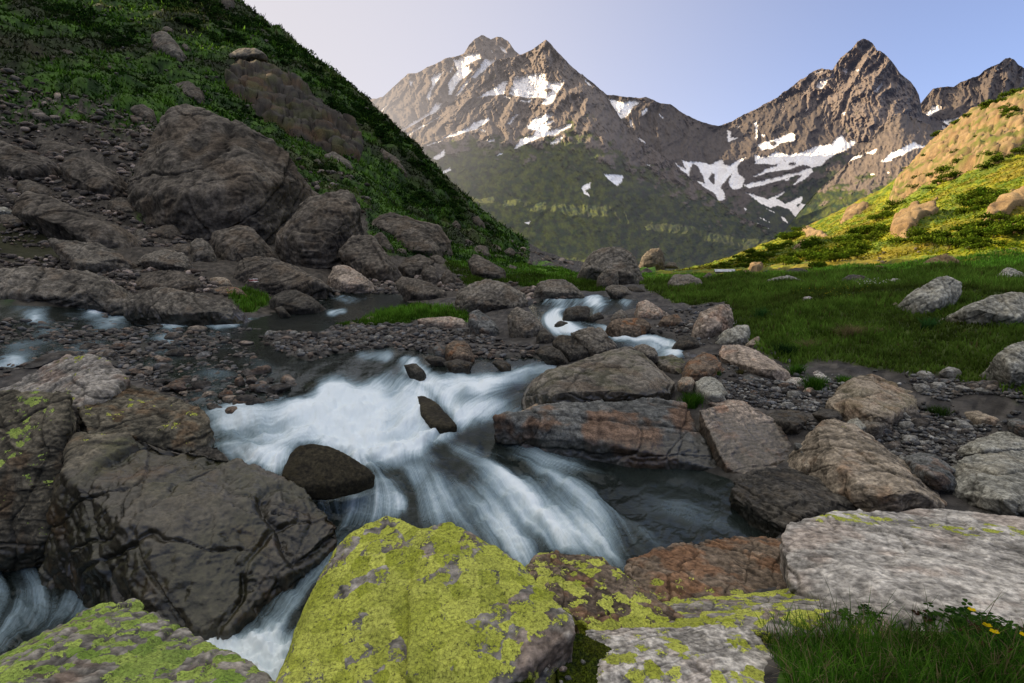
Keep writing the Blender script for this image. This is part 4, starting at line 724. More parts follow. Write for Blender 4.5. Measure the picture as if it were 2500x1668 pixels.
Rk('A', '-60,890 0,903 150,973 300,1018 332,1060 270,1142 100,1132 -60,1062', 'long sloping slab at the frame edge on the scree', 'slope', None)
Rk('A', '95,1182 110,1158 180,1143 290,1188 312,1242 200,1244 105,1227', 'rounded grey boulder under the tilted slab', 'slope', None)
Rk('A', '20,1255 50,1228 110,1240 100,1290 50,1300', 'small rounded boulder at the upper end of the huge inclined slab', 'slope', None)
Rk('A', '225,902 330,898 560,958 597,972 420,992 250,972', 'thin flat slab at the top of the scree', 'slope', None)
Rk('A', '675,1292 770,1253 840,1298 882,1372 760,1362 690,1332', 'small grey block at the corner of the house-sized boulder', 'slope', None)
Rk('D', '80,182 110,110 170,58 300,75 450,138 600,198 750,258 802,320 807,412 700,412 550,352 400,282 250,232 120,212', 'huge inclined slab lying on the lower scree', 'slope', None, dep=.6, rough=.7)
Rk('D', '-40,150 30,140 70,165 30,185 -40,180', 'pale thin slab at the frame edge above the moss', 'mead', None)
Rk('D', '-50,190 60,195 160,235 255,290 150,270 -50,245', 'narrow pale slab above the dark mossy ground', 'slope', None)
Rk('D', '298,342 420,358 620,373 760,428 832,482 760,542 600,542 490,547 420,492 405,422', 'cracked pale boulder below the inclined slab', 'river', None)
Rk('D', '-100,560 0,538 180,533 400,568 520,558 600,558 700,638 772,682 772,762 600,764 380,740 200,764 20,722 -100,720', 'long low grey rock along the far water edge', 'river', None, dep=.45, dvox=1.0)
Rk('D', '838,652 880,588 1000,548 1150,558 1250,598 1295,640 1220,692 1100,652 860,667', 'jumbled brown rock with a pale broken face above the stream', 'slope', None)
Rk('D', '765,752 800,720 860,698 950,643 1080,668 1250,698 1410,728 1500,768 1540,832 1500,862 1380,874 1200,884 1050,864 900,842 800,802', 'big pale-topped boulder with a dark waterline in the side stream', 'river', None, dep=.5, wetz=-1.22+EZ, wetw=.25, dvox=1.0)
wm = Rk('D', '1485,562 1520,500 1560,458 1650,458 1760,478 1900,528 2000,578 2085,642 2000,692 1850,692 1700,702 1560,672 1508,602', 'wedge-shaped boulder carrying a white-red-white painted trail mark', 'slope', None, dep=.5, dvox=1.0)
Rk('D', '1348,342 1370,300 1500,263 1590,273 1652,330 1702,400 1722,442 1600,492 1480,497 1420,442 1378,422', 'rounded split boulder at the foot of the house-sized one', 'slope', None)
Rk('D', '1208,382 1240,343 1290,343 1352,390 1342,462 1280,492 1220,472', 'angular grey boulder with a white edge beside the split boulder', 'river', None)
Rk('D', '855,492 920,448 1040,418 1150,428 1207,470 1202,562 1100,542 980,512', 'rough pale boulder behind the jumbled rock', 'river', None)
Rk('D', '938,302 1050,258 1110,258 1137,320 1100,352 980,332', 'grey boulder by the dark moss patch', 'slope', None)
Rk('D', '848,322 860,288 910,283 937,330 910,362 868,352', 'small chipped block near the end of the inclined slab', 'river', None)
Rk('D', '1060,430 1090,385 1180,375 1215,400 1210,450 1150,430', 'brown flat-topped rock behind the rough pale boulder', 'slope', None)
Rk('D', '1705,722 1780,678 1880,668 1970,698 2037,760 2032,802 1950,817 1830,802 1730,772', 'oval dark boulder at the edge of the side stream', 'dark', None, dep=.5)
Rk('D', '1745,792 1790,773 1837,820 1790,837', 'small dark stone in the water below the oval boulder', 'dark', None)
Rk('D', '1345,672 1430,648 1530,658 1562,700 1450,717 1360,707', 'low rust-red slab below the trail-mark boulder', 'rust', None, stain=1.0)
Rk('D', '2080,602 2130,518 2180,503 2280,568 2352,608 2372,662 2250,682 2150,652', 'sloping pinkish boulder on the gravel shore', 'pink', None, stain=.3)
Rk('D', '2110,645 2180,615 2215,650 2160,668', 'little grey stone at the foot of the sloping pinkish boulder', 'slope', None)
Rk('D', '1330,600 1380,585 1450,600 1465,640 1400,650 1350,630', 'tan block under the trail-mark boulder', 'tan', None)
Rk('E', '58,182 100,128 180,58 262,48 332,150 402,220 472,322 402,362 300,352 170,282', 'slanting wedge boulder with a smooth pale facet', 'slope', None, dep=.5)
Rk('E', '280,80 320,42 345,40 400,110 420,170 390,190 340,140', 'narrow rock behind the slanting wedge', 'slope', None)
Rk('B', '255,1442 300,1390 400,1348 560,1388 700,1448 772,1552 775,1620 720,1640 500,1560 380,1520', 'wide fractured outcrop boulder at the foot of the slope', 'slope', None, dep=.5)
Rk('E', '415,92 460,28 540,18 640,70 722,150 702,197 560,192 450,152', 'smooth oval boulder in front of the fractured outcrop', 'slope', None)
Rk('E', '438,262 500,208 580,178 682,220 682,252 590,262 542,332 460,302', 'cracked grey boulder below the oval one', 'slope', None)
Rk('E', '588,272 620,233 690,278 712,350 672,377 610,332', 'upright brown boulder in the jumble above the stream', 'slope', None)
Rk('E', '638,197 700,183 780,240 782,272 700,252', 'flat brown boulder at the upper side of the jumble', 'slope', None)
Rk('E', '718,312 770,273 817,340 812,382 740,382', 'dark round boulder with white flecks at the edge of the grass', 'slope', None)
Rk('E', '878,232 930,183 1000,240 1062,290 1132,278 1132,352 980,332 898,272', 'rugged layered boulder lying across the grass', 'slope', None)
Rk('E', '1050,300 1090,255 1132,280 1132,350 1080,350', 'rounded end boulder beside the rugged layered one', 'slope', None)
for s, l in (('1112,287 1160,248 1212,265 1200,292', 'white-flecked boulder on the green knoll'), ('1158,237 1185,216 1207,237', 'tiny pale stone topmost on the green knoll'), ('1268,247 1290,218 1307,247', 'small upright grey stone on the green knoll'),
             ('1318,290 1340,263 1372,290', 'low brown stone at the foot of the green knoll'), ('806,182 820,150 850,125 905,150 905,182', 'pale pair-like rock at the grass edge below the slope'), ('912,172 960,118 1022,140 1042,200 970,222', 'black and white streaked boulder on the grass edge'),
             ('1036,222 1080,178 1122,200 1105,232', 'dull round boulder right of the streaked one'), ('1105,182 1160,138 1202,165 1180,192', 'light grey boulder at the toe of the slope'), ('1345,232 1400,183 1442,230 1400,247', 'brown rock at the end of the slope toe'),
             ('1422,242 1470,203 1502,242', 'pointed brown rock at the very end of the slope toe'), ('1425,280 1460,245 1495,255 1500,285', 'low grey rock beyond the green knoll'), ('1040,160 1060,120 1100,135 1110,170', 'brown block tucked into the turf above the streaked boulder'),
             ('430,180 450,145 500,155 500,180', 'small flat grey stone under the oval boulder'), ('2150,265 2170,235 2215,235 2235,265', 'flat dark rock right of the square boulder'), ('0,330 20,300 60,300 70,330', 'small dark stone on the shore beside the sloping pinkish boulder')):
    Rk('E', s, l, 'slope', None)
for s, l, tn in (('950,232 988,203 1050,198 1112,250 1172,350 1132,392 1020,352 970,292', 'pale egg-like boulder high on the green slope', 'river'), ('1068,582 1130,528 1200,513 1282,570 1297,642 1200,642 1100,592', 'lichened brown boulder lodged in the turf above the house-sized one', 'slope'),
             ('2065,987 2130,968 2232,1030 2242,1072 2200,1082 2090,1042', 'pale boulder in the turf below the orange cliff', 'river'), ('635,402 690,393 722,440 650,432', 'small reddish stone in the turf of the slope', 'slope'), ('382,312 440,313 492,360 420,347', 'sharp grey rock in the upper turf', 'slope'),
             ('175,702 240,688 302,730 290,767 210,752', 'striped grey boulder where turf turns to scree', 'river'), ('335,592 380,588 402,632 350,622', 'pinkish stone above the striped boulder', 'pink'), ('315,642 370,633 372,672 330,672', 'round grey stone beside the pinkish one', 'river'),
             ('815,692 900,658 972,700 967,802 900,752', 'split grey slab rock in the turf', 'slope'), ('705,770 720,738 770,755 775,780 740,785', 'cream stone in the turf near the split slab', 'pink'), ('1440,360 1520,308 1630,303 1695,345 1560,358 1460,372', 'pale rock band capping the turf above the orange cliff', 'river'),
             ('1408,5 1420,-30 1485,-30 1482,37 1450,67 1418,32', 'rock knob at the top edge of the photo on the slope crest', 'slope'), ('1030,190 1060,160 1110,190 1100,210', 'flat pale rock above the egg-like boulder', 'slope'), ('1150,290 1180,275 1210,305 1190,325', 'small rock right of the egg-like boulder', 'slope'),
             ('1990,1030 2020,1008 2055,1035 2040,1055', 'small stone left of the pale boulder below the cliff', 'slope'), ('430,800 480,755 520,790 500,825', 'brown stone at the upper limit of the scree', 'slope'), ('600,700 660,690 700,720 650,735', 'low bluish stone in the scree turf', 'blue')):
    Rk('A', s, l, tn, None)
for s, l in (('305,960 350,943 440,1008 467,1060 512,1110 480,1122 400,1072 340,1012', 'long rock rib in the dark shrubs of the slope'), ('790,1420 820,1400 852,1440 840,1480 800,1470', 'small pointed rock low on the slope crest'), ('920,1380 960,1370 1002,1430 990,1470 930,1440', 'dark rock at the end of the slope crest'), ('180,1270 230,1250 280,1290 260,1310', 'rock in the turf right of the leaning boulder')):
    Rk('B', s, l, 'slope', None)
# sunlit rocks of the right slope
for z, s, l in (('G', '1708,262 1760,208 1850,183 1922,215 1982,252 1850,270', 'large golden boulder at the shadow edge of the meadow'), ('G', '1625,242 1660,218 1707,230 1700,257', 'small golden rock left of the large golden boulder'), ('G', '1355,285 1420,253 1467,265 1420,297', 'golden rock low among the sunlit shrubs'),
                ('G', '1255,300 1275,285 1310,288 1300,305', 'flat cream rock at the shadow edge under the shrubs'), ('G', '1285,280 1300,258 1328,268 1320,283', 'little cream rock above the flat cream one'), ('G', '980,142 1020,108 1042,125 1000,152', 'bright cream rock below the mountain road'), ('G', '822,222 835,205 858,208 850,225', 'small white rock in the red-brown turf'),
                ('G', '1968,228 1985,205 2005,215 2000,230', 'tiny golden rock right of the large golden boulder'), ('G', '2050,235 2070,205 2100,215 2090,237', 'tan rock at the far end of the shadow edge'), ('C', '2258,1235 2270,1203 2295,1208 2292,1235', 'white block high on the golden slope'), ('C', '2255,1470 2300,1408 2335,1435 2310,1468', 'cream boulder on the golden slope at the frame edge'),
                ('C', '1325,1330 1335,1313 1358,1318 1352,1333', 'small tan block beside the broken rib'), ('C', '1775,1275 1795,1255 1810,1265 1790,1280', 'cream stone in the red-brown turf of the slope')):
    Rk(z, s, l, 'sun', None, dep=.5)
# painted trail mark, a part of its boulder
def paintmark():
    dg = bpy.context.evaluated_depsgraph_get(); me = wm.data; n = len(me.vertices); v = np.empty(n*3, f32); me.vertices.foreach_get('co', v); v = v.reshape(-1, 3)+np.array(wm.location); px, py = project(v)
    q = np.empty(len(me.loops), np.int32); me.loops.foreach_get('vertex_index', q); q = q.reshape(-1, 4); nrm = vnormals(v.astype(float), q)
    pp = pts('1583,604 1610,598 1648,600 1650,626 1612,629 1590,622', 'D'); m = inpoly(px, py, pp) & (nrm[:, 1] < 0)
    keep = m[q].all(1)
    if keep.sum() < 4: return
    u, inv = np.unique(q[keep], return_inverse=True); V = v[u]+nrm[u]*.02-np.array(wm.location); yy = (py[u]-(450+598*.383))/(31*.383); xx = px[u]
    col = np.where(((yy > .36) & (yy < .66))[:, None], (.30, .03, .03), (.62, .60, .58))*np.random.default_rng(1).uniform(.7, 1, (len(u), 1))
    o = mesh('paint_mark', V, inv.reshape(-1, 4), MATS['far'], {'col': col, 'wet': np.zeros(len(u))}, parent=wm); o['label'] = 'white, red and white painted trail stripes'
paintmark()
# ================================================================ WATER
st_ = 2.4; wx = np.arange(-420, 2640, st_); wy = np.arange(694, 1790, st_); cxs = np.arange(-420, 2661, 15.); cys = np.arange(694, 1811, 7.5)
gxx, gyy = np.meshgrid(cxs, cys); hp = hit(gxx.ravel(), gyy.ravel(), 1.3, 60, -.055)[:, 1].reshape(gxx.shape)
def bil(A, xs, ys, x, y):
    u = np.clip((x-xs[0])/(xs[1]-xs[0]), 0, len(xs)-1.001); v = np.clip((y-ys[0])/(ys[1]-ys[0]), 0, len(ys)-1.001); i = u.astype(int); j = v.astype(int); u = u-i; v = v-j
    return (A[j, i]*(1-u)+A[j, i+1]*u)*(1-v)+(A[j+1, i]*(1-u)+A[j+1, i+1]*u)*v
WX, WY = np.meshgrid(wx, wy); WYd = np.exp(bil(np.log(hp), cxs, cys, WX, WY)); WYd = blur(blur(WYd, 3, 0), 3, 1); WP = at(WX, WY, WYd)
# flow directions along stream lines
FL = ['1480,715 1400,735 1345,775 1400,805 1500,820 1620,835', '1640,845 1500,872 1370,890 1250,910 1150,920 1080,915', '1370,890 1260,935 1180,990 1120,1030 1000,1070 850,1090', '1300,880 1180,910 1100,925 1050,980 1000,1040',
      '1060,885 1000,935 900,985 760,1005 600,1005 520,1030', '1000,960 900,1020 780,1050 680,1080', '1010,900 1040,950 1080,1000 1110,1040', '1040,1060 1150,1085 1290,1115 1400,1160 1480,1230 1520,1310', '880,1095 950,1130 1000,1190 1010,1260', '1050,1075 1130,1150 1210,1250 1250,1330',
      '1120,1080 1260,1150 1370,1260 1440,1350', '730,1100 800,1180 830,1260 770,1345 700,1440 640,1540', '860,1110 860,1200 830,1280 720,1400 620,1500 560,1550', '390,1545 480,1560 580,1600 660,1660', '40,1360 90,1420 110,1500 40,1560', '240,1400 205,1470 130,1545 60,1620',
      '1000,800 800,868 600,880 400,855 200,860 0,890', '1000,715 800,735 700,745 550,790 300,800 0,845', '900,850 760,900 640,950 540,1000', '1450,1150 1600,1185 1750,1220 1850,1275', '2080,1100 2200,1180 2400,1250', '1500,1230 1600,1260 1700,1290']
sm, sdv = [], []
for s in FL:
    p = pts(s)
    for a, b in zip(p[:-1], p[1:]):
        n = max(2, int(np.hypot(*(b-a))/20))
        for k in range(n): sm.append(a+(b-a)*(k+.5)/n); sdv.append((b-a)/np.hypot(*(b-a)))
sm, sdv = np.array(sm), np.array(sdv); fcx = np.arange(-420, 2661, 20.); fcy = np.arange(694, 1811, 20.); qx, qy = np.meshgrid(fcx, fcy)
d2 = (qx[..., None]-sm[:, 0])**2+((qy[..., None]-sm[:, 1])*1.4)**2+150; wgt = 1/d2**1.5; FX = (wgt*sdv[:, 0]).sum(-1); FY = (wgt*sdv[:, 1]).sum(-1)
turb = fbm(np.stack([qx.ravel()*.008, qy.ravel()*.012, 0*qx.ravel()], 1), 3).reshape(qx.shape)*.35
FX, FY = FX/np.hypot(FX, FY), FY/np.hypot(FX, FY); FX, FY = FX*np.cos(turb)-FY*np.sin(turb), FX*np.sin(turb)+FY*np.cos(turb)
VX = bil(FX, fcx, fcy, WX, WY); VY = bil(FY, fcx, fcy, WX, WY); m_ = np.hypot(VX, VY)+1e-6; VX, VY = VX/m_, VY/m_
def lic(noise, L, hs=1.0):
    H_, W_ = noise.shape; acc = noise.copy(); tot = np.ones_like(noise)
    jj, ii = np.meshgrid(np.arange(H_, dtype=float), np.arange(W_, dtype=float), indexing='ij'); persp = np.clip((WY-670)/420, .12, 1.3)*hs
    for sgn in (1, -1):
        x, y = ii.copy(), jj.copy()
        for k in range(L):
            xi = np.clip(x.astype(int), 0, W_-1); yi = np.clip(y.astype(int), 0, H_-1)
            x += sgn*VX[yi, xi]*persp; y += sgn*VY[yi, xi]*persp; wk = math.cos(.5*math.pi*k/L)
            acc += wk*noise[np.clip(y.astype(int), 0, H_-1), np.clip(x.astype(int), 0, W_-1)]; tot += wk
    r = acc/tot; mu = blur(blur(r, 25, 0), 25, 1); sdev = np.sqrt(blur(blur((r-mu)**2, 25, 0), 25, 1))+1e-6; return (r-mu)/sdev
r3 = np.random.default_rng(3); nz0 = r3.random(WX.shape)
l1 = lic(nz0, 26); l2 = lic(blur(blur(r3.random(WX.shape), 3, 0), 3, 1), 34, 1.5); l3 = lic(blur(blur(r3.random(WX.shape), 9, 0), 9, 1), 24, 2.0)
LICV = .22*l1+.36*l2+.80*l3
wn = fbm(np.stack([WX.ravel()*.02, WY.ravel()*.03, 0*WX.ravel()], 1), 4).reshape(WX.shape)
def fz(z, s, v, k):
    p = pts(s, z); m = np.zeros(WX.shape, f32); jx_, jy_ = WX+wn*10, WY+wn*5; bb = (jx_ > p[:, 0].min()) & (jx_ < p[:, 0].max()) & (jy_ > p[:, 1].min()) & (jy_ < p[:, 1].max())
    m[bb] = inpoly(jx_[bb], jy_[bb], p)*v; return blur(blur(m, k, 0), k, 1)
foam = np.zeros(WX.shape, f32)
for a in (('E', '-60,1010 250,985 480,985 600,1010 700,1110 640,1250 840,1285 720,1390 480,1470 440,1540 200,1530 -60,1400', 1.0, 8), ('D', '1330,1490 1500,1450 1750,1420 2000,1340 2400,1280 2400,1640 1900,1640 1700,1660 1450,1600 1330,1560', .95, 9), ('H', '1320,30 1500,10 1800,40 1860,100 1770,250 1600,180 1480,140', .85, 8),
          ('E', '480,900 600,885 720,965 820,935 1100,945 1300,900 1500,880 1460,925 1300,985 1180,985 950,1060 800,1080 840,1180 900,1230 840,1285 760,1180 660,1060 520,980', .92, 6), ('E', '830,1150 1000,1120 1200,1140 1260,1170 1250,1205 1050,1220 900,1260 840,1270', .78, 7), ('E', '900,1050 1250,980 1270,1120 1000,1130', .28, 8),
          ('I', '-60,180 150,330 300,250 330,190 520,180 650,150 640,230 520,330 500,400 520,490 460,520 300,520 60,600 -30,560', .36, 8), ('I', '420,350 520,380 480,500 440,470', .8, 4), ('I', '500,130 900,20 1200,90 1550,140 1650,190 1500,190 1200,150 900,120 700,160', .42, 6),
          ('I', '640,300 900,190 1200,160 1520,150 1660,200 1640,290 1760,430 1880,560 1920,640 1880,740 1780,770 1400,740 1250,830 1000,680 760,560 560,540 520,480', .58, 20), ('I', '1500,180 1720,230 1900,420 2080,560 2080,700 1950,860 1800,860 1850,600', .22, 22), ('I', '900,500 1300,400 1550,420 1850,600 1900,680 1760,750 1400,720 1240,790 1000,640', .42, 12), ('I', '1000,230 1250,200 1500,230 1350,280 1200,300', .3, 6),
          ('H', '2000,240 2350,330 2350,560 2170,560 2060,420', .38, 8), ('H', '1460,1240 1900,870 2170,560 2260,560 2100,780 1980,1000 1890,1250 1600,1380 1450,1300', .40, 8), ('H', '1010,1210 1300,1240 1450,1260 1850,1230 1860,1330 1740,1600 1500,1480 1250,1340', .9, 8), ('H', '-60,830 120,850 300,900 480,980 620,1090 540,1130 300,1260 -60,1450', .30, 12), ('H', '150,930 330,960 450,1080 350,1200 180,1280 130,1150', .34, 9), ('H', '450,950 560,960 600,1090 500,1110', .25, 6),
          ('E', '1340,545 1460,490 1640,470 1780,450 1930,470 1900,500 1700,520 1500,560 1560,640 1560,690 1440,690 1370,620', .78, 3), ('E', '1780,680 1900,690 2100,700 2240,730 2230,770 2050,745 1900,745 1820,735', .85, 2), ('E', '2060,760 2240,790 2260,860 2150,830', .55, 3), ('E', '1100,905 1330,880 1500,880 1460,905 1300,935 1110,945', .5, 3),
          ('P', '1290,738 1340,725 1430,720 1540,718 1530,752 1450,765 1440,790 1500,803 1650,820 1660,850 1600,866 1500,828 1370,822 1320,792', .42, 3), ('P', '1600,835 1660,830 1670,870 1560,890 1480,880', .4, 3), ('D', '-60,920 120,930 250,955 100,965 -60,965', .5, 3), ('D', '-60,1110 100,1110 200,1140 90,1190 -60,1200', .6, 4), ('D', '60,870 150,830 280,850 230,880 100,900', .35, 3), ('D', '540,790 690,765 720,790 640,830 560,820', .5, 2), ('D', '640,840 760,800 850,860 760,870', .35, 3), ('D', '820,850 900,850 960,885 1200,890 1400,900 1560,860 1650,850 1500,905 1250,915 950,905 850,880', .85, 2), ('D', '2090,810 2190,795 2220,815 2150,840 2100,835', .7, 2),
          ('D', '1810,830 1880,815 1920,835 1840,850', .6, 2), ('D', '2150,740 2260,700 2350,690 2350,730 2200,760', .3, 2), ('D', '730,1180 850,1170 1060,1190 950,1220 850,1205', .45, 3), ('D', '1670,1330 1780,1320 1880,1335 1760,1370', .6, 3), ('D', '1400,1380 1500,1360 1640,1420 1550,1470 1420,1440', .45, 4), ('D', '1880,1230 2100,1230 2180,1250 2050,1270', .35, 3),
          ('E', '190,850 300,800 430,820 380,860 260,870', .45, 3), ('E', '440,880 520,850 640,880 560,900', .4, 3), ('E', '930,810 1050,800 1100,830 960,850', .35, 2), ('D', '350,1070 440,1065 420,1090 360,1095', .5, 2), ('E', '0,430 100,445 150,470 40,490', .35, 2), ('G', '900,1300 1000,1330 1000,1390 930,1400', .25, 4), ('J', '1780,270 1900,330 1870,400', .15, 4), ('D', '-60,790 560,780 800,850 1400,900 1500,950 700,1120 300,1080 -60,1290', .15, 6), ('D', '300,1000 1500,950 1800,1250 1300,1450 800,1250', .10, 6), ('J', '0,250 400,300 600,520 700,620 300,660 0,640', .10, 16), ('H', '1000,1220 1460,1250 1900,1200 1900,1700 1300,1700 1000,1400', .75, 10)):
    foam = np.maximum(foam, fz(*a))+.35*np.minimum(foam, fz(*a))
fl_ = np.clip(foam, 0, 1.15); far_ = sstep(850, 800, WY); fl_ = fl_*(1-.22*far_); spread = (.25*np.clip(4*fl_*(1.15-fl_), 0, 1)+.05)*(1+.9*far_)
foamv = np.clip(fl_+LICV*spread*.62-.03, 0, 1); foamv = np.where(fl_ > .9, np.clip(np.maximum(foamv*.9, .74+.12*LICV), 0, 1), foamv)
lift = (.010*l2+.022*l3)*np.clip(.25+fl_*1.2, 0, 1)*np.clip(WYd/7, .4, 1.2)+.05*fl_*np.clip(wn, -1, 1)+.012*wn
WP[..., 2] += lift
kx = fz('J', '-300,150 480,300 700,560 820,620 500,650 100,700 -300,760 -120,500', 1.0, 14)      # deep still pool
wgi, wgj = grid_index(WP[..., 0].ravel(), WP[..., 1].ravel()); keepv = (river[wgi, wgj].reshape(WX.shape) > .03) | ((WY > 1000) & (WX < 1950) & (WYd > 2.0))
keepv &= (WYd < 40)
side = fz('G', '880,1290 1010,1260 1040,1240 980,1420 930,1440', 1, 3)+fz('G', '1330,1380 1450,1420 1620,1500 1750,1640 2000,1760 2350,1800 2500,2000 1900,1900 1700,1700', 1, 3)
keepv |= side > .2
wq = gridfaces(len(wy), len(wx)); wq = wq[keepv.ravel()[wq].all(1)][:, ::-1]
wA = {'foam': foamv.ravel(), 'murk': np.clip(.30+.45*kx+.25*sstep(.05, .5, fl_), 0, .9).ravel()}
V_, Q_, A_ = compact(WP.reshape(-1, 3), wq, wA)
def water_mat():
    t = NT('stream_water'); pos = t.n('NewGeometry').outputs['Position']; nz = t.noise(t.mapping(pos, (5, 3, 5)), 1.6, 4, .6)
    bmp = t.bump(nz, .35, .03); fm = t.attr('foam')
    tr = t.n('BsdfTransparent', {'Color': (.55, .62, .58)}).outputs[0]; mk = t.n('BsdfDiffuse', {'Color': t.mix(fm, (.020, .028, .026), (.12, .155, .16))}).outputs[0]
    body = t.n('MixShader', {0: t.attr('murk'), 1: tr, 2: mk}).outputs[0]
    gl = t.n('BsdfGlossy', {'Color': (.52, .56, .55), 'Roughness': .16, 'Normal': bmp}).outputs[0]
    fr_ = t.n('Fresnel', {'IOR': 1.33, 'Normal': bmp}).outputs[0]; surf = t.n('MixShader', {0: fr_, 1: body, 2: gl}).outputs[0]
    wc = t.mix(t.ramp(fm, .3, 1), (.42, .58, .67), (.85, .93, .965)); df = t.n('BsdfDiffuse', {'Color': wc, 'Roughness': .4}).outputs[0]
    tl = t.n('BsdfTranslucent', {'Color': (.55, .68, .72)}).outputs[0]; foam_ = t.n('MixShader', {0: .12, 1: df, 2: tl}).outputs[0]
    return t.done(t.n('MixShader', {0: t.ramp(fm, .02, .95), 1: surf, 2: foam_}).outputs[0])
wo_ = mesh('water', V_, Q_, water_mat(), A_); tag(wo_, 'silky white mountain stream pouring over ledges into a dark pool', 'stream', kind='structure')

# ================================================================ CLIFF PATCHES that stand proud of the slopes
gN = vnormals(Vg, allq).reshape(NR, NTH, 3)
def patch(z, s, label, tone, off, nam, cat='cliff', name='cliff', rows=(30, 300), kind=None, namp=1.0, wl=(6, 6, 2.2), smoothk=2, tex=None, stain=.6, veg=.0):
    p = pts(s, z); sel = (RR > rows[0]) & (RR < rows[1]) & (gx > p[:, 0].min()-8) & (gx < p[:, 0].max()+8) & (gy > p[:, 1].min()-8) & (gy < p[:, 1].max()+8)
    ii, jj = np.where(sel); i0, i1, j0, j1 = max(ii.min()-3, 0), ii.max()+4, jj.min()-3, jj.max()+4; sl_ = np.s_[i0:i1, j0:j1]
    m = inpoly(gx[sl_]+n1[sl_]*6*namp, gy[sl_]+n2[sl_]*4*namp, p).astype(float)*sel[sl_]; 
    mb = m > .5; best = np.zeros(mb.shape, bool); left_ = mb.copy()                      # keep the one largest connected piece
    while left_.any():
        i_, j_ = np.argwhere(left_)[0]; cur = np.zeros(mb.shape, bool); cur[i_, j_] = True; nb_ = 1
        while True:
            g_ = cur.copy(); g_[1:] |= cur[:-1]; g_[:-1] |= cur[1:]; g_[:, 1:] |= g_[:, :-1].copy(); g_[:, :-1] |= g_[:, 1:].copy(); g_ &= mb
            if g_.sum() == nb_: break
            cur = g_; nb_ = g_.sum()
        left_ &= ~cur
        if nb_ > best.sum(): best = cur
    m = best.astype(float); m = blur(blur(m, smoothk, 0), smoothk, 1); P = Pt[sl_]; N = gN[sl_]; q = P.reshape(-1, 3)/np.array(wl)
    rd = ridged(q, 5, .55); bk, gp_ = joints(P.reshape(-1, 3)/(12 if rows[1] > 300 else 9), ((.35, .2, .9), (.9, -.3, -.2), (.1, .9, .2)), (5.5, 3.2, 2.5), fbm(q*.3, 3)*.8, 3.3); bk2, gp2 = joints(P.reshape(-1, 3)/4, ((.35, .2, .9), (.9, -.3, -.2), (.1, .9, .2)), (4.5, 2.6, 2.5), fbm(q*.4, 3)*.8, 8.3); rd = (rd*1.0+bk*.10-.5*(1-gp_)-.2*(1-gp2)).reshape(m.shape); fb = fbm(q*2.7+9, 4, .6).reshape(m.shape)
    N = N+np.array([0, -.5, 0]); D = off*sstep(.15, .6, m)*(1+namp*(.55*rd+.25*fb))-off*.4*(1-sstep(.0, .3, m)); V = P+N*D[..., None]
    a, b, c = TONES[tone]; u = sstep(-.9, .9, rd*.7+fb*.6).ravel(); col = mixc(u, a, b); col = mixc(sstep(-.1, .6, fbm(q*.55+40, 4, .6))*stain, col, c); col *= (1+.35*np.clip(fb.ravel(), -.9, .9))[:, None]; col *= ((1-.4*sstep(.1, .9, -rd.ravel()))*(1-.5*(1-gp_))*(1-.4*(1-gp2))*(1+.3*bk2))[:, None]
    if veg: col = mixc(veg*sstep(.05, .40, fbm(q*.8+90, 5, .62)-.10*bk), col, (.075, .095, .010))
    fq_ = gridfaces(*m.shape); fq_ = fq_[(m.ravel()[fq_] > .02).any(1)]; V2, Q2, A2 = compact(V.reshape(-1, 3), fq_, {'col': np.clip(col, .005, .9), 'wet': np.zeros(m.size)})
    return tag(mesh(name, V2, Q2, tex or MATS['far'], A2), label, cat, kind=kind)
patch('A', '1440,480 1500,440 1600,405 1720,430 1850,500 2000,620 2120,700 2250,800 2315,920 2290,1000 2150,970 2000,905 1850,835 1750,785 1640,700 1550,625 1455,575', 'dark cliff stained orange in the turf of the shaded slope', 'cliff', .5, 1, wl=(4.5, 4.5, 1.6), stain=.75, namp=1.9, veg=.25)
patch('C', '1490,1325 1555,1150 1650,1080 1700,1000 1790,920 1850,880 1950,800 2080,720 2160,700 2230,680 2450,560 2450,860 2290,1000 2200,1040 2000,1100 1900,1150 1750,1180 1620,1260', 'broad sunlit tan cliff band crossing the golden slope', 'sun', .7, 1, wl=(4, 7, 2.2), rows=(60, 400), smoothk=2, namp=2.6, veg=.85)
patch('C', '1510,1425 1600,1365 1680,1305 1665,1355 1560,1425', 'thin cream rock rib in the golden slope below the cliff band', 'sun', .5, 1, rows=(60, 400), name='rock_rib', cat='rock', smoothk=1)
patch('C', '1500,1525 1560,1435 1700,1365 1795,1390 1640,1475 1600,1535', 'broken brown outcrop in the middle of the golden slope', 'sun', .6, 1, rows=(60, 400), name='outcrop', cat='outcrop', smoothk=1)
patch('C', '1180,1435 1230,1340 1320,1305 1355,1330 1260,1395', 'tan outcrop at the lower end of the cliff band', 'sun', .6, 1, rows=(60, 400), name='outcrop', cat='outcrop', smoothk=1)
patch('C', '2085,1445 2180,1350 2420,1270 2420,1340 2200,1405', 'long tan outcrop on the golden slope at the frame edge', 'sun', .6, 1, rows=(60, 400), name='outcrop', cat='outcrop', smoothk=1)
patch('G', '595,290 640,270 675,265 665,300 630,310', 'smooth pale slab behind the brown hut', 'sun', .5, 1, rows=(50, 400), name='rock_slab', cat='rock', smoothk=1)
patch('G', '870,175 910,140 950,112 945,130 900,165', 'pale gully of bare rock among the sunlit shrubs', 'sun', .4, 1, rows=(50, 400), name='rock_gully', cat='rock', smoothk=1)
patch('G', '935,25 975,22 1000,35 1055,55 1098,75 1085,84 1050,70 1000,62 970,76 962,52', 'pale mountain road on its stone retaining wall across the golden slope', 'sun', .8, 0, name='road', cat='road', rows=(60, 400), kind='structure', namp=.15, smoothk=1, stain=0)

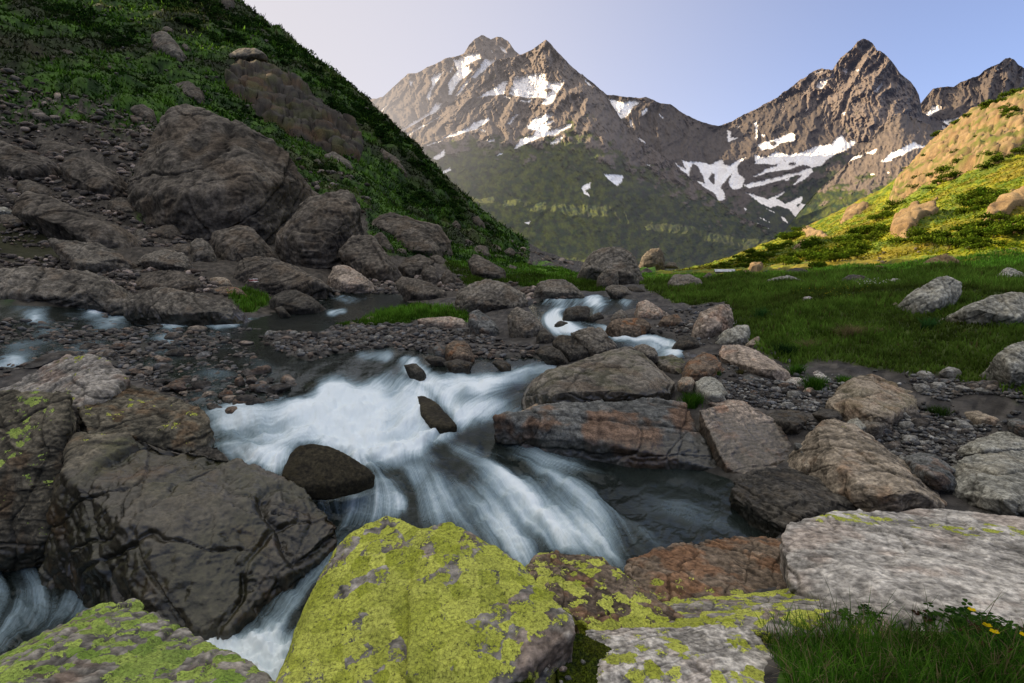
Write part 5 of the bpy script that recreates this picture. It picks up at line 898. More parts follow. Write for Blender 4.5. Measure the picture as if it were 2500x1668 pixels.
# ================================================================ COBBLES, GRAVEL AND SCREE
def ico(sub, seed, n_cut=7):
    bm = bmesh.new(); bmesh.ops.create_icosphere(bm, subdivisions=sub, radius=1); v = np.array([w_.co[:] for w_ in bm.verts]); f = np.array([[w_.index for w_ in g.verts] for g in bm.faces]); bm.free()
    r = np.random.default_rng(seed)
    for _ in range(n_cut):
        n = r.normal(size=3); n /= np.linalg.norm(n); h = r.uniform(.55, .85); d = np.maximum(v@n-h, 0); v = v-np.outer(d*.9, n)
    v *= np.array([1, r.uniform(.65, .95), r.uniform(.5, .75)]); v += vn_(v)*(.07*fbm(v*1.4+seed*3.1, 3))[:, None]; return v, f
def vn_(v): return v/np.linalg.norm(v, axis=1)[:, None]
cobv = [ico(4, 100+k) for k in range(9)]; cobm = {}
def stonecol(v, tone, sd, wl_=None):
    a, b, c = TONES[tone]; q = v*1.3+sd; col = mixc(sstep(-.7, .7, fbm(q, 4, .6)), a, b); col = mixc(sstep(.1, .6, fbm(q*1.2+40, 3))*.5, col, c); return col*(1+.3*np.clip(perlin(np.stack([q[:, 2]*6, q[:, 0]*1.2, q[:, 1]*1.2], 1)), -1, 1))[:, None]
for k, (v, f) in enumerate(cobv):
    for tn in ('blue', 'river', 'dark', 'mead', 'rust', 'tan', 'pink', 'pale'):
        for wt_ in (0, 1):
            me = bpy.data.meshes.new('cobble'); me.vertices.add(len(v)); me.vertices.foreach_set('co', np.ascontiguousarray(v, f32).ravel()); me.loops.add(len(f)*3); me.loops.foreach_set('vertex_index', f.astype(np.int32).ravel()); me.polygons.add(len(f)); me.polygons.foreach_set('loop_start', np.arange(0, len(f)*3, 3, dtype=np.int32)); me.update(calc_edges=True)
            me.polygons.foreach_set('use_smooth', np.ones(len(f), bool)); c_ = stonecol(v, tn, k*3.7); w_ = np.zeros(len(v))
            if wt_: w_ = sstep(.35, .05, v[:, 2]+.1*perlin(v*3)); c_ = c_*(1-.6*w_)[:, None]
            setattrs(me, {'col': c_, 'wet': w_}); me.materials.append(MATS['cob'] if 'cob' in MATS else MATS.setdefault('cob', stone_mat('river_cobble', 5, .06))); cobm[(k, tn, wt_)] = me
r4 = np.random.default_rng(11); ncob = 0
def clear(px, py):
    for p in OUTL:
        if p[:, 0].min() < px < p[:, 0].max() and p[:, 1].min() < py < p[:, 1].max() and inpoly(np.array([px]), np.array([py]), p)[0]: return False
    return True
def cobble(px, py, rx, ry, tn, wt_, label, group, sink=.25, check=True):
    """px,py centre of the stone's foot; rx half width in photo pixels"""
    global ncob
    if check and not clear(px, py): return
    P = hit([px], [py])[0]; s = rx/F*P[1]; k = int(r4.integers(len(cobv))); zg = float(G(P[0:1], P[1:2])[0])
    o = bpy.data.objects.new('cobble', cobm[(k, tn, wt_)]); C.objects.link(o); hgt = min(max(ry/max(rx, 1), .45), 1.15)
    o.scale = (s*1.05, s*r4.uniform(.8, 1.1), s*1.35*hgt); o.rotation_euler = (r4.uniform(-.18, .18), r4.uniform(-.18, .18), r4.uniform(-.5, .5) if r4.random() < .6 else r4.uniform(0, 6.28))
    o.location = (P[0], P[1]+s*.7, zg+s*hgt*(.62-sink)); tag(o, label, 'cobble', group); ncob += 1
RIF = 'cobbles of the riffle above the white pool'; BAR = 'cobbles heaped on the middle gravel bar'; RB = 'cobbles on the right gravel bank'
for s, tn in (('1635,1155,70,48 1515,1225,45,50 1480,1405,65,45 1240,1340,45,32 1430,1310,50,45 1150,1225,55,22 870,1200,50,28 1095,1290,70,40', 'rust'), ('1745,1275,80,45 1615,1355,60,48 1340,1385,65,62 1840,1100,45,45 1880,1150,60,30 710,1080,50,28 1090,1050,70,45 1420,985,45,22 390,985,35,22 770,855,40,25 1040,1140,70,35 250,1130,150,48', 'dark'),
              ('1595,1220,40,35 1980,1165,70,38 620,1080,45,22 800,1015,45,18 920,1150,60,30 1275,1240,60,30', 'tan'), ('1945,1105,50,32 1205,985,40,25 2140,955,35,28 1425,1100,35,20 1280,1120,45,20 1750,1060,40,25 1975,1000,40,22 1280,1070,70,25', 'blue')):
    for a in s.split():
        x, y, rx, ry = (float(b)*.383 for b in a.split(',')); cobble(x, y+450+ry*.75, rx, ry, tn, 1, {'rust': 'wet olive-brown cobble poking out of the riffle', 'dark': 'black wet cobble poking out of the riffle', 'tan': 'tan water-worn cobble in the riffle', 'blue': 'blue-grey cobble in the riffle'}[tn], RIF, check=False)
zones = [('D', '250,900 1000,900 1500,930 1700,1150 1950,1230 1800,1330 1500,1420 1250,1420 830,1250 700,1120 400,1060', 70, (9, 30), ('dark', 'dark', 'blue', 'river', 'rust', 'tan'), 1, 'dark wet cobble breaking the shallow riffle', RIF),
         ('D', '1500,880 1900,960 2350,970 2350,1060 1950,1230 1650,1100', 46, (7, 17), ('blue', 'river', 'dark', 'mead'), 0, 'grey cobble heaped on the middle gravel bar', BAR), ('E', '-60,640 560,630 880,670 1000,760 700,740 500,740 200,770 -60,800', 42, (7, 17), ('blue', 'river', 'dark', 'mead'), 0, 'grey cobble heaped on the middle gravel bar', BAR),
         ('G', '430,1000 900,1010 1180,1020 1100,1180 850,1180 640,1160 450,1120', 40, (7, 20), ('blue', 'river', 'dark', 'mead', 'rust'), 0, 'small slate cobble on the right gravel bank', RB), ('G', '1640,1000 1800,960 2350,1060 2350,1100 2000,1080 1850,1100 1700,1120', 26, (9, 26), ('mead', 'blue', 'river', 'tan'), 0, 'small slate cobble on the right gravel bank', RB),
         ('G', '1000,1280 1250,1320 1500,1290 1650,1210 1900,1260 2100,1320 1980,1400 1900,1540 1600,1500 1400,1380', 40, (8, 26), ('blue', 'river', 'dark', 'mead'), 0, 'small slate cobble on the right gravel bank', RB), ('G', '130,620 330,600 260,690 120,690', 10, (6, 13), ('blue', 'river'), 0, 'grey cobble at the foot of the turf bank', 'cobbles below the turf bank'),
         ('E', '560,850 1300,800 1320,850 1000,900 700,880', 14, (8, 18), ('dark', 'rust', 'tan'), 1, 'brown cobble awash at the lip of the falls', 'cobbles at the lip of the falls')]
for z, s, n, (s0, s1), tns, wt_, lb, gp in zones:
    p = pts(s, z); k = tries = 0
    while k < n and tries < n*14:
        tries += 1; x = r4.uniform(p[:, 0].min(), p[:, 0].max()); y = r4.uniform(p[:, 1].min(), p[:, 1].max())
        if not inpoly(np.array([x]), np.array([y]), p)[0] or not clear(x, y): continue
        rx = s0+(s1-s0)*r4.random()**2.2; ry = rx*r4.uniform(.5, .8); cobble(x, y, rx, ry, tns[int(r4.integers(len(tns)))], wt_, lb, gp, check=False); k += 1
def scatter(name, label, px, py, sizes, tones, sub_, cat, mat, sink=.3, wetp=0):
    base = [ico(sub_, 300+k, 6) for k in range(14)]; P = hit(px, py); Vs, Fs, Cs, n0 = [], [], [], 0
    zg = G(P[:, 0], P[:, 1])
    for k in range(len(P)):
        v, f = base[k % 14]; a = r4.uniform(0, 6.28); ca_, sa = math.cos(a), math.sin(a); s = sizes[k]*P[k, 1]/F; t_ = r4.uniform(-.3, .3)
        w_ = v*s*np.array([1.2, 1, 1]); w_ = np.stack([w_[:, 0]*ca_-w_[:, 1]*sa, w_[:, 0]*sa+w_[:, 1]*ca_, w_[:, 2]+w_[:, 0]*t_], 1)+np.array([P[k, 0], P[k, 1]+s*.5, zg[k]+s*(.5-sink)])
        Vs.append(w_); Fs.append(f+n0); n0 += len(v); a_, b_, c_ = TONES[tones[int(r4.integers(len(tones)))]]; m = mixc(np.full(len(v), r4.random()), a_, b_)*(1+.25*np.clip(perlin(v*2+k), -1, 1))[:, None]; Cs.append(m*r4.uniform(.7, 1.15))
    V = np.concatenate(Vs); o = mesh(name, V, np.concatenate(Fs), mat, {'col': np.concatenate(Cs), 'wet': np.full(len(V), wetp)}, smooth=sub_ > 1); return tag(o, label, cat, kind='stuff')
def rnd(z, s, n, avoid=True):
    p = pts(s, z); x = r4.uniform(p[:, 0].min(), p[:, 0].max(), n*4); y = r4.uniform(p[:, 1].min(), p[:, 1].max(), n*4); k = inpoly(x, y, p); x, y = x[k][:n], y[k][:n]
    if avoid:
        ok = np.ones(len(x), bool)
        for q in OUTL:
            ok &= ~inpoly(x, y, q)
        x, y = x[ok], y[ok]
    return x, y
def many(L):
    X_, Y_ = zip(*[rnd(*a) for a in L]); return np.concatenate(X_), np.concatenate(Y_)
x, y = many([('G', '430,985 900,1000 1180,1010 1130,1200 850,1190 640,1170 450,1130', 1500), ('G', '1640,960 2350,1050 2350,1130 2200,1080 1800,1110 1640,1090', 700), ('G', '850,1250 1250,1260 1500,1290 1650,1190 1900,1220 2150,1310 1980,1480 1900,1600 1600,1600 1000,1360', 2300), ('G', '-20,560 250,520 480,500 560,720 700,830 880,920 1420,940 1700,960 2350,1090 2350,1330 1950,1300 1500,1250 900,1260 480,1110 200,900 -20,700', 1900), ('G', '640,780 900,900 1100,945 1450,1010 1520,950 1150,870 870,860', 600), ('G', '1600,950 2350,1085 2350,1240 1850,1160', 900), ('P', '2480,890 3150,900 3150,1300 2480,1230', 1100)])
scatter('gravel', 'fine dark gravel and pebbles spread over the right bank between the boulders', x, y, 2.2+6*r4.random(len(x))**2.5, ('blue', 'river', 'dark', 'blue', 'mead'), 2, 'gravel', MATS['cob'])
x, y = many([('E', '-60,635 560,625 880,665 1150,760 900,750 600,800 300,770 -60,810', 1500), ('D', '1480,850 2350,895 2350,1060 1900,1230 1650,1180 1550,1030', 1500), ('D', '250,890 1500,900 1700,1200 1900,1240 1600,1440 1280,1440 820,1255 600,1110 300,1060', 2300), ('E', '560,790 1300,760 1420,850 1000,900 600,880', 400), ('D', '1700,690 2000,640 2350,660 2350,800 2000,830', 500), ('D', '-20,800 560,790 800,860 1000,900 700,1120 300,1080 0,1250', 700), ('P', '-700,775 0,775 0,960 -700,1000', 800)])
scatter('pebbles', 'dark pebbles and small stones of the midstream bar and shallow bed', x, y, 1.8+9*r4.random(len(x))**2.6, ('blue', 'dark', 'river', 'dark', 'rust'), 2, 'pebbles', MATS['cob'], wetp=.35)
x, y = many([('A', '0,830 300,850 600,890 1030,880 1000,1000 880,1080 830,1250 880,1400 1250,1450 1350,1500 1700,1500 1750,1567 0,1567', 2600), ('A', '0,480 350,560 700,640 1000,800 1030,890 600,890 0,850', 480), ('P', '-700,420 0,320 0,720 -700,760', 900), ('D', '0,480 800,500 1300,600 1500,700 1480,740 800,720 700,640 0,540', 900), ('E', '0,300 900,340 900,420 400,440 0,420', 500), ('E', '0,420 800,420 900,520 1300,520 1500,480 1650,440 1400,380 900,330 0,300', 700), ('D', '700,560 1300,560 1500,720 1300,760 900,700', 300), ('E', '760,120 1200,130 1560,260 1500,300 1300,220 1000,170', 300), ('A', '1850,1000 2350,1200 2350,1400 1950,1200', 200)])
scatter('scree', 'loose brown scree stones strewn over the foot of the shaded slope', x, y, 2.2+9*r4.random(len(x))**2.6, ('slope', 'slope', 'river', 'rust', 'pink'), 2, 'scree', MATS['mid'])
x, y = many([('A', '0,0 1400,0 2350,700 2350,1300 1900,1100 1000,650 0,600', 260), ('G', '700,250 2350,0 2350,250 900,320', 120)])
scatter('stones', 'scattered small stones in the turf of both slopes', x, y, 2+4*r4.random(len(x))**2, ('slope', 'river'), 2, 'stones', MATS['mid'])
# ================================================================ PLANTS
def leaf_mat(name, tr=.35, lo=.6, hi=1.4):
    t = NT(name); pos = t.n('NewGeometry').outputs['Position']; nz = t.noise(pos, 3, 2); col = t.mix(1.0, t.attr('col', True), t.ramp(nz, .3, .7, lo, hi), 'MULTIPLY')
    d = t.n('BsdfDiffuse', {'Color': col}).outputs[0]; l = t.n('BsdfTranslucent', {'Color': col}).outputs[0]
    return t.done(t.n('MixShader', {0: tr, 1: d, 2: l}).outputs[0])
gm1 = leaf_mat('grass_blade', .5); lm1 = leaf_mat('shrub_leaf', .25)
r5 = np.random.default_rng(23)
def blades(P, h, wdt, col, bend=.45, seg=2, tuft=0.0):
    """curved tapering blades: P roots (n,3), returns V, F(tris), C"""
    n = len(P); a = r5.uniform(0, 2*math.pi, n); dx, dy = np.cos(a), np.sin(a); b = r5.uniform(.1, 1, n)*bend*h; fa = r5.uniform(0, 2*math.pi, n); sx, sy = np.cos(fa)*wdt*.5, np.sin(fa)*wdt*.5
    rows = []
    for k in range(seg):
        u = k/seg; c = P+np.stack([dx*b*u*u, dy*b*u*u, h*u*(1-.15*u*bend)], 1); f = 1-.35*u; rows += [c-np.stack([sx*f, sy*f, 0*sx], 1), c+np.stack([sx*f, sy*f, 0*sx], 1)]
    rows.append(P+np.stack([dx*b, dy*b, h*(1-.15*bend)], 1)); V = np.stack(rows, 1); m = 2*seg+1; base = (np.arange(n)*m)[:, None, None]
    T = [];
    for k in range(seg-1): T += [[2*k, 2*k+1, 2*k+3], [2*k, 2*k+3, 2*k+2]]
    T.append([2*seg-2, 2*seg-1, 2*seg]); Fc = (base+np.array(T)[None]).reshape(-1, 3)
    sh = np.r_[np.repeat(np.linspace(.55, 1.0, seg), 2), 1.15]; Cc = (col[:, None, :]*sh[None, :, None]).reshape(-1, 3)
    return V.reshape(-1, 3), Fc, Cc
def leaves(P, size, col, flat=.5):
    n = len(P); d1 = r5.normal(size=(n, 3)); d1 /= np.linalg.norm(d1, axis=1)[:, None]; d2 = r5.normal(size=(n, 3)); d2[:, 2] *= flat; d2 -= (d2*d1).sum(1)[:, None]*d1; d2 /= np.linalg.norm(d2, axis=1)[:, None]; s = size[:, None]
    V = np.stack([P-d1*s*.5, P+d2*s*.28, P+d1*s*.5, P-d2*s*.28], 1).reshape(-1, 3); Fc = np.arange(4*n).reshape(n, 4)
    return V, Fc, np.repeat(col, 4, 0)
def gcolor(n, a, b, v=.35, dry=.04, dc=(.16, .13, .05)):
    u = r5.random(n)[:, None]; c = np.array(a)*(1-u)+np.array(b)*u; c = c*(1+v*r5.uniform(-1, 1, n))[:, None]; d = r5.random(n) < dry; c[d] = np.array(dc)*r5.uniform(.6, 1.1, d.sum())[:, None]; return np.clip(c, .002, 1)
# meadow and turf: one mass of grass per ground
gxf, gyf = gx.ravel(), gy.ravel(); vis = (gxf > -700) & (gxf < 3200) & (gyf > -120) & (gyf < 1700)
gr_ = grass.ravel(); rivf = river.ravel()
mead = np.where(vis & (gr_ > .45) & (rivf < .1) & ~lface & ~rface & (hr > 6) & (hr < 60))[0]
pick = r5.choice(mead, min(len(mead), 64000), replace=False)
P = np.repeat(Vg[pick], 3, 0)+r5.normal(size=(len(pick)*3, 3))*np.array([.05, .09, 0]); rr_ = np.hypot(P[:, 0], P[:, 1]); hv = np.repeat(nm[pick], 3); hu = np.repeat(hue[pick], 3)
hgt = (.07+.11*r5.random(len(P))**1.5)*(1+.5*np.clip(hv, -.8, .8))*np.clip(rr_/14, .8, 1.7); cgr = gcolor(len(P), (.080, .210, .018), (.18, .36, .042), .35, .03)*(1+.75*np.clip(hv, -.7, .7))[:, None]
br = sstep(.05, .45, hu+.3*r5.normal(size=len(P))*.3)[:, None]*.6; cgr = cgr*(1-br)+np.array([.06, .06, .018])*br
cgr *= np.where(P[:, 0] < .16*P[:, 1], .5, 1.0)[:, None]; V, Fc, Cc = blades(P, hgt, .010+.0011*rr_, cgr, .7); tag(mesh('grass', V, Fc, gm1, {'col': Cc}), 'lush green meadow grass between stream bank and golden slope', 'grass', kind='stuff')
# corner turf in the foreground
fx_, fy_ = rnd('J', '690,1290 760,1240 900,1230 1050,1235 1200,1215 1400,1240 1600,1270 1900,1300 2350,1370 2500,1400 2950,1470 2950,1720 900,1720 830,1560 740,1420', 6600, False); Pf_ = hit(fx_, fy_); Pf_[:, 2] -= .01
dn = .6+.4*perlin(np.stack([fx_*.012, fy_*.02, fx_*0], 1)); n = len(Pf_); hgt = (.05+.13*r5.random(n)**1.6)*(.8+.5*dn)
V, Fc, Cc = blades(Pf_, hgt, .0035+.0025*r5.random(n), gcolor(n, (.026, .085, .010), (.10, .22, .022), .3, .14, (.24, .19, .10)), .8, 3)
ns = 420; Ps = Pf_[r5.integers(0, n, ns)]; V2, F2, C2 = blades(Ps, .08+.10*r5.random(ns), np.full(ns, .0018), gcolor(ns, (.20, .16, .09), (.36, .29, .17), .2, 0), 2.2, 4)
nt = 26; xt = r5.uniform(720, 2350, nt); yt = 1250+(xt-720)*.05+r5.uniform(-10, 60, nt); k = 900/2350; Pt_ = hit(xt*k+1600, yt*k+1068); V3, F3, C3 = blades(Pt_, .20+.13*r5.random(nt), np.full(nt, .0035), gcolor(nt, (.03, .08, .01), (.07, .15, .02), .2, .2), .5, 4)
V = np.concatenate([V, V2, V3]); Fc = np.concatenate([Fc, F2+len(Fc)*0+len(Cc), F3+len(Cc)+len(C2)]); tag(mesh('turf', V, Fc, gm1, {'col': np.concatenate([Cc, C2, C3])}), 'long green grass with dry straw in the near corner below the pale slab', 'grass', kind='stuff')
# turf of the slopes
lsl = np.where(vis & lface & (gr_ > .45) & (hr < 260))[0]; lsl = lsl[(-np.abs(np.einsum('ij,ij->i', gN.reshape(-1, 3)[lsl], Vg[lsl]-np.array([0, 0, EZ]))) < 1)]
pick = r5.choice(lsl, min(60000, len(lsl)), replace=False); P = np.repeat(Vg[pick], 2, 0)+r5.normal(size=(len(pick)*2, 3))*.15; rr_ = np.hypot(P[:, 0], P[:, 1]); hv = np.repeat(nl[pick]+N1[pick]*.5, 2); base_c = np.repeat(col[pick], 2, 0)
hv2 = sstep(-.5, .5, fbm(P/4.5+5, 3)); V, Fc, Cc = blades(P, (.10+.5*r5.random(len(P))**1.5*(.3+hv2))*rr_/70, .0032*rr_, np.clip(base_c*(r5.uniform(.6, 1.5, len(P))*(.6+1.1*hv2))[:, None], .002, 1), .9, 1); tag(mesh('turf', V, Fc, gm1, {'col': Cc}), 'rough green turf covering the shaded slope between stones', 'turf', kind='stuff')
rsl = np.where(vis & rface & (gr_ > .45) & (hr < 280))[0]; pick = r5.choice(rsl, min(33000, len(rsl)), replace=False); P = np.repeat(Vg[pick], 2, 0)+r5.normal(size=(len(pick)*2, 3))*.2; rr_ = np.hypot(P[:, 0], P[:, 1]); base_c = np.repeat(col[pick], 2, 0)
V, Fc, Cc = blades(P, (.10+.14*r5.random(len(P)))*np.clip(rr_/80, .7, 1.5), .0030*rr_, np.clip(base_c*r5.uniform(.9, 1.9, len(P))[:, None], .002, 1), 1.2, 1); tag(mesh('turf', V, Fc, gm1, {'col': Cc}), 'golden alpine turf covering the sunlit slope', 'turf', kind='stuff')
# dark shrub carpet of the shaded slope
def clumps(Pc, rad, n, col, size):
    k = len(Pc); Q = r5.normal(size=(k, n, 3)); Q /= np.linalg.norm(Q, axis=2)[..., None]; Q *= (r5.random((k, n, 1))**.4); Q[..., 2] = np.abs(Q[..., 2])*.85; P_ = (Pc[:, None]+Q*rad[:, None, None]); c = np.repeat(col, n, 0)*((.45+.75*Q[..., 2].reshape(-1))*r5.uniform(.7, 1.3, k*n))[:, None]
    return leaves(P_.reshape(-1, 3), np.repeat(size, n)*r5.uniform(.6, 1.2, k*n), np.clip(c, .002, 1))
shz = [('A', '900,-100 1400,0 1480,70 1700,170 2000,360 2250,580 2350,660 2350,850 2250,780 2000,560 1800,400 1600,290 1400,270 1100,120', 620), ('B', '0,420 60,470 200,590 420,800 600,960 720,1120 900,1360 850,1370 700,1240 560,1080 480,1000 320,880 200,780 0,720', 620), ('A', '150,0 600,80 900,180 1000,330 900,370 600,250 300,100', 240), ('A', '1050,480 1500,650 1700,780 1900,950 2350,1150 2350,1250 2000,1120 1700,830 1300,700', 130), ('B', '980,1400 1050,1430 1150,1530 1060,1530 1000,1480', 36), ('A', '500,380 1000,520 1100,560 900,600 500,500', 60), ('B', '300,1100 700,1250 900,1400 800,1420 500,1300', 70)]
Pc, cc = [], []
for z, s, n in shz:
    x, y = rnd(z, s, n); p_ = hit(x, y, 15); Pc.append(p_); cc.append(gcolor(len(p_), (.012, .034, .009), (.030, .062, .012), .3, 0))
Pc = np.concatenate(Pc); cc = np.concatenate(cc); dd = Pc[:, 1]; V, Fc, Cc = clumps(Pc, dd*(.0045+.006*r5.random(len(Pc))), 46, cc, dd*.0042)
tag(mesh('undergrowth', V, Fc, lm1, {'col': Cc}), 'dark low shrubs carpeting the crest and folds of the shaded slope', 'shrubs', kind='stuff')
# shrubs of the sunlit slope: one of each kind, then copies
def shrub_proto(k):
    nb = 5+k % 3; pc = np.stack([r5.uniform(-.75, .75, nb), r5.uniform(-.6, .6, nb), r5.uniform(.12, .5, nb)], 1); V, Fc, Cc = clumps(pc, r5.uniform(.35, .6, nb), 80, gcolor(nb, (.045, .095, .008), (.09, .13, .012), .2, 0), np.full(nb, .19)); return V, Fc, Cc
protos = []
for k in range(6):
    V, Fc, Cc = shrub_proto(k); me_o = mesh('shrub', V, Fc, lm1, {'col': Cc}); Vs, Fs, Cs = blades(np.array([[.1*j-.25, .05*j, -.2] for j in range(6)]), np.full(6, .7), np.full(6, .06), np.tile((.05, .035, .02), (6, 1)), .8, 2); st = mesh('stem', Vs, Fs, lm1, {'col': Cs}); protos.append((me_o, st))
used = [False]*6; nsh = 0
def shrub(px, py, wpx, label, group):
    global nsh
    P = hit([px], [py], 20)[0]; s = wpx/F*P[1]/1.7; k = int(r5.integers(6)); o, st = protos[k]; P[2] = float(G(P[0:1], P[1:2])[0])+.1*s
    if used[k]:
        o = o.copy(); C.objects.link(o); s2 = st.copy(); C.objects.link(s2)
    else: used[k] = True; s2 = st
    s2.parent = o; o.location = (P[0], P[1], P[2]-.05*s); o.scale = (s, s, s*r5.uniform(.8, 1.15)); o.rotation_euler = (0, 0, r5.uniform(0, 6.28)); tag(o, label, 'shrub', group); nsh += 1
for z, s, n, (a, b), lb, gp in [('G', '740,285 860,215 980,145 1150,125 1300,95 1450,55 1480,100 1350,180 1230,240 1150,290 1000,300 850,300', 62, (34, 56), 'leafy green shrub in the broad thicket at the foot of the golden slope', 'shrubs of the broad thicket'),
        ('G', '350,295 600,190 800,95 930,50 945,95 850,170 700,255 500,300', 46, (22, 36), 'small shrub on the far end of the golden slope below the road', 'shrubs below the mountain road'), ('C', '1340,1420 1480,1330 1580,1340 1500,1400 1400,1430', 9, (24, 38), 'shrub beside the broken outcrop on the golden slope', 'shrubs beside the broken outcrop'),
        ('C', '1950,1360 2050,1250 2190,1225 2245,1265 2150,1360 2000,1400', 16, (34, 58), 'dense shrub in the thicket high on the golden slope', 'shrubs of the high thicket'), ('G', '1500,165 1700,110 1900,60 2200,10 2350,0 2350,130 2150,190 1900,180 1650,215', 46, (36, 66), 'leafy shrub in the long thicket above the shadow edge', 'shrubs above the shadow edge'),
        ('C', '1560,1280 1650,1210 1780,1140 1950,1090 2150,1045 2220,1050 2000,1130 1850,1200 1650,1270', 20, (26, 44), 'dark shrub along the foot of the tan cliff band', 'shrubs along the cliff foot'), ('C', '1850,880 1950,790 2080,710 2250,640 2350,600 2350,660 2150,740 1950,840', 17, (22, 40), 'dark shrub on the brow above the tan cliff band', 'shrubs on the cliff brow'), ('C', '2210,740 2290,760 2300,840 2240,850', 6, (26, 44), 'dark shrub in the notch of the tan cliff band', 'shrubs in the cliff notch')]:
    x, y = rnd(z, s, n*2, True); x, y = x[:n], y[:n]
    for q in range(len(x)): shrub(x[q], y[q], r5.uniform(a, b), lb, gp)
for x, y, wd, lb in ((1810, 910, 30, 'dark shrub at the lower lip of the tan cliff band'), (1740, 1045, 34, 'dark shrub hanging in the lower part of the tan cliff'), (1915, 1055, 26, 'small dark shrub in a crack of the tan cliff'), (1610, 1118, 24, 'shrub on the lowest nose of the tan cliff band'), (2055, 950, 20, 'lone shrub in the middle of the tan cliff face'), (2325, 1000, 40, 'large shrub at the frame edge under the tan cliff')):
    shrub(x*900/2350+1600, y*900/2350, wd, lb, None)
# conifers on the shaded crest
def conifer(px, py, hpx, label, group=None):
    P = hit([px], [py], 60)[0]; h = hpx/F*P[1]; r = bpy.data.objects.new('conifer', None); C.objects.link(r); r.location = P-np.array([0, 0, .1*h]); tag(r, label, 'tree', group)
    bm = bmesh.new(); bmesh.ops.create_cone(bm, segments=8, radius1=h*.035, radius2=h*.008, depth=h*1.05, cap_ends=True); me = bpy.data.meshes.new('trunk'); bm.to_mesh(me); bm.free(); me.transform(__import__('mathutils').Matrix.Translation((0, 0, h*.5))); me.materials.append(lm1); setattrs(me, {'col': np.tile((.03, .022, .015), (len(me.vertices), 1))})
    o = bpy.data.objects.new('trunk', me); C.objects.link(o); o.parent = r; nb = 22; z = np.sort(r5.uniform(.25, .98, nb)); a = r5.uniform(0, 6.28, nb); R = .30*(1.08-z)*r5.uniform(.5, 1.1, nb); pc = np.stack([np.cos(a)*R*.7, np.sin(a)*R*.7, z], 1)*h
    V, Fc, Cc = clumps(pc, np.maximum(R, .05)*h*.6, 18, gcolor(nb, (.010, .022, .010), (.022, .04, .014), .2, 0), np.full(nb, .075*h)); c = mesh('crown', V, Fc, lm1, {'col': Cc}, parent=r)
conifer(1629*.383-1, 112*.383, 30, 'slender lone conifer standing on the crest of the shaded slope against the sky')
for x, y, h, lb in ((1745, 198, 9, 'first of three bushy conifers in a row on the crest'), (1765, 206, 11, 'middle one of three bushy conifers in a row on the crest'), (1785, 214, 11, 'lowest of three bushy conifers in a row on the crest')): conifer(x*.383, y*.383, h, lb)
# tufts among the rocks
def tuft(z, x, y, wpx, h, n, c1, c2, label, name='grass_tuft', dry=0.0, bend=.9, grp=None):
    kk = 900/2350; P = hit([x*kk+ZO[z][0]], [y*kk+ZO[z][1]])[0]; s = wpx*kk/F*P[1]; Q = np.stack([r5.normal(size=n)*s*.22, r5.normal(size=n)*s*.16, np.full(n, -.02)], 1)
    V, Fc, Cc = blades(Q, h*(.5+.6*r5.random(n)), np.full(n, .0035+.0006*P[1]), gcolor(n, c1, c2, .3, dry), bend, 3); return tag(mesh(name, V, Fc, gm1, {'col': Cc}, loc=P), label, 'grass tuft', grp)
ga_, gb_ = (.03, .10, .010), (.08, .18, .02)
tuft('G', 235, 1150, 150, .26, 420, ga_, gb_, 'bright green grass tuft growing from the crack of the broad dark slab'); tuft('G', 1015, 1045, 150, .26, 420, ga_, gb_, 'grass tuft beside the white-grey stone on the gravel'); tuft('G', 1190, 1005, 90, .16, 200, ga_, gb_, 'short grass tuft behind the pyramid boulder')
tuft('G', 1800, 1200, 130, .14, 260, (.02, .05, .01), (.05, .09, .02), 'dull grass tuft on the low grass-capped stone'); tuft('G', 1240, 720, 150, .34, 420, (.13, .11, .05), (.22, .18, .09), 'dry straw-coloured tussock in the middle of the meadow', 'dry_tussock', bend=1.6); tuft('G', 980, 790, 110, .25, 200, (.12, .12, .05), (.17, .15, .07), 'pale dry tussock left of the straw-coloured one', 'dry_tussock', bend=1.4)
tuft('G', 1440, 700, 70, .2, 140, (.14, .12, .06), (.2, .17, .09), 'small dry tussock in the meadow right of the straw-coloured one', 'dry_tussock', bend=1.4); tuft('G', 900, 945, 90, .2, 220, ga_, gb_, 'grass tuft at the tip of the tilted slab'); tuft('G', 390, 950, 60, .1, 120, ga_, gb_, 'tiny grass tuft on the sand by the tilted slab'); tuft('G', 540, 950, 60, .12, 120, (.05, .05, .02), (.1, .09, .03), 'brownish grass tuft on the sand by the tilted slab')
tuft('G', 1740, 660, 110, .28, 130, (.02, .07, .015), (.04, .11, .03), 'broad-leaved plant in the meadow below the egg-shaped boulder', 'leafy_plant'); tuft('G', 670, 590, 90, .3, 110, (.02, .08, .02), (.05, .13, .03), 'fresh green leafy plant at the top of the turf bank', 'leafy_plant'); tuft('G', 830, 830, 110, .28, 240, (.012, .04, .012), (.03, .07, .02), 'dark bushy plant at the corner of the wide smooth boulder', 'leafy_plant')
# meadow flowers
def specks(z, s, n, c, label, name, sz):
    x, y = rnd(z, s, n); P = hit(x, y); P[:, 2] += .16; V, Fc, Cc = leaves(P, np.full(len(P), sz)*P[:, 1]/20, np.tile(c, (len(P), 1)), .2); tag(mesh(name, V, Fc, gm1, {'col': Cc}), label, 'flowers', kind='stuff')
specks('G', '1260,385 1480,370 1500,415 1300,425', 60, (.7, .7, .62), 'white flowers dotted in the upper meadow', 'white_flowers', .05); specks('G', '500,420 950,380 1300,400 1400,420 1200,520 900,480 600,470', 150, (.55, .45, .03), 'tiny yellow flowers dotted in the upper meadow', 'yellow_flowers', .035)
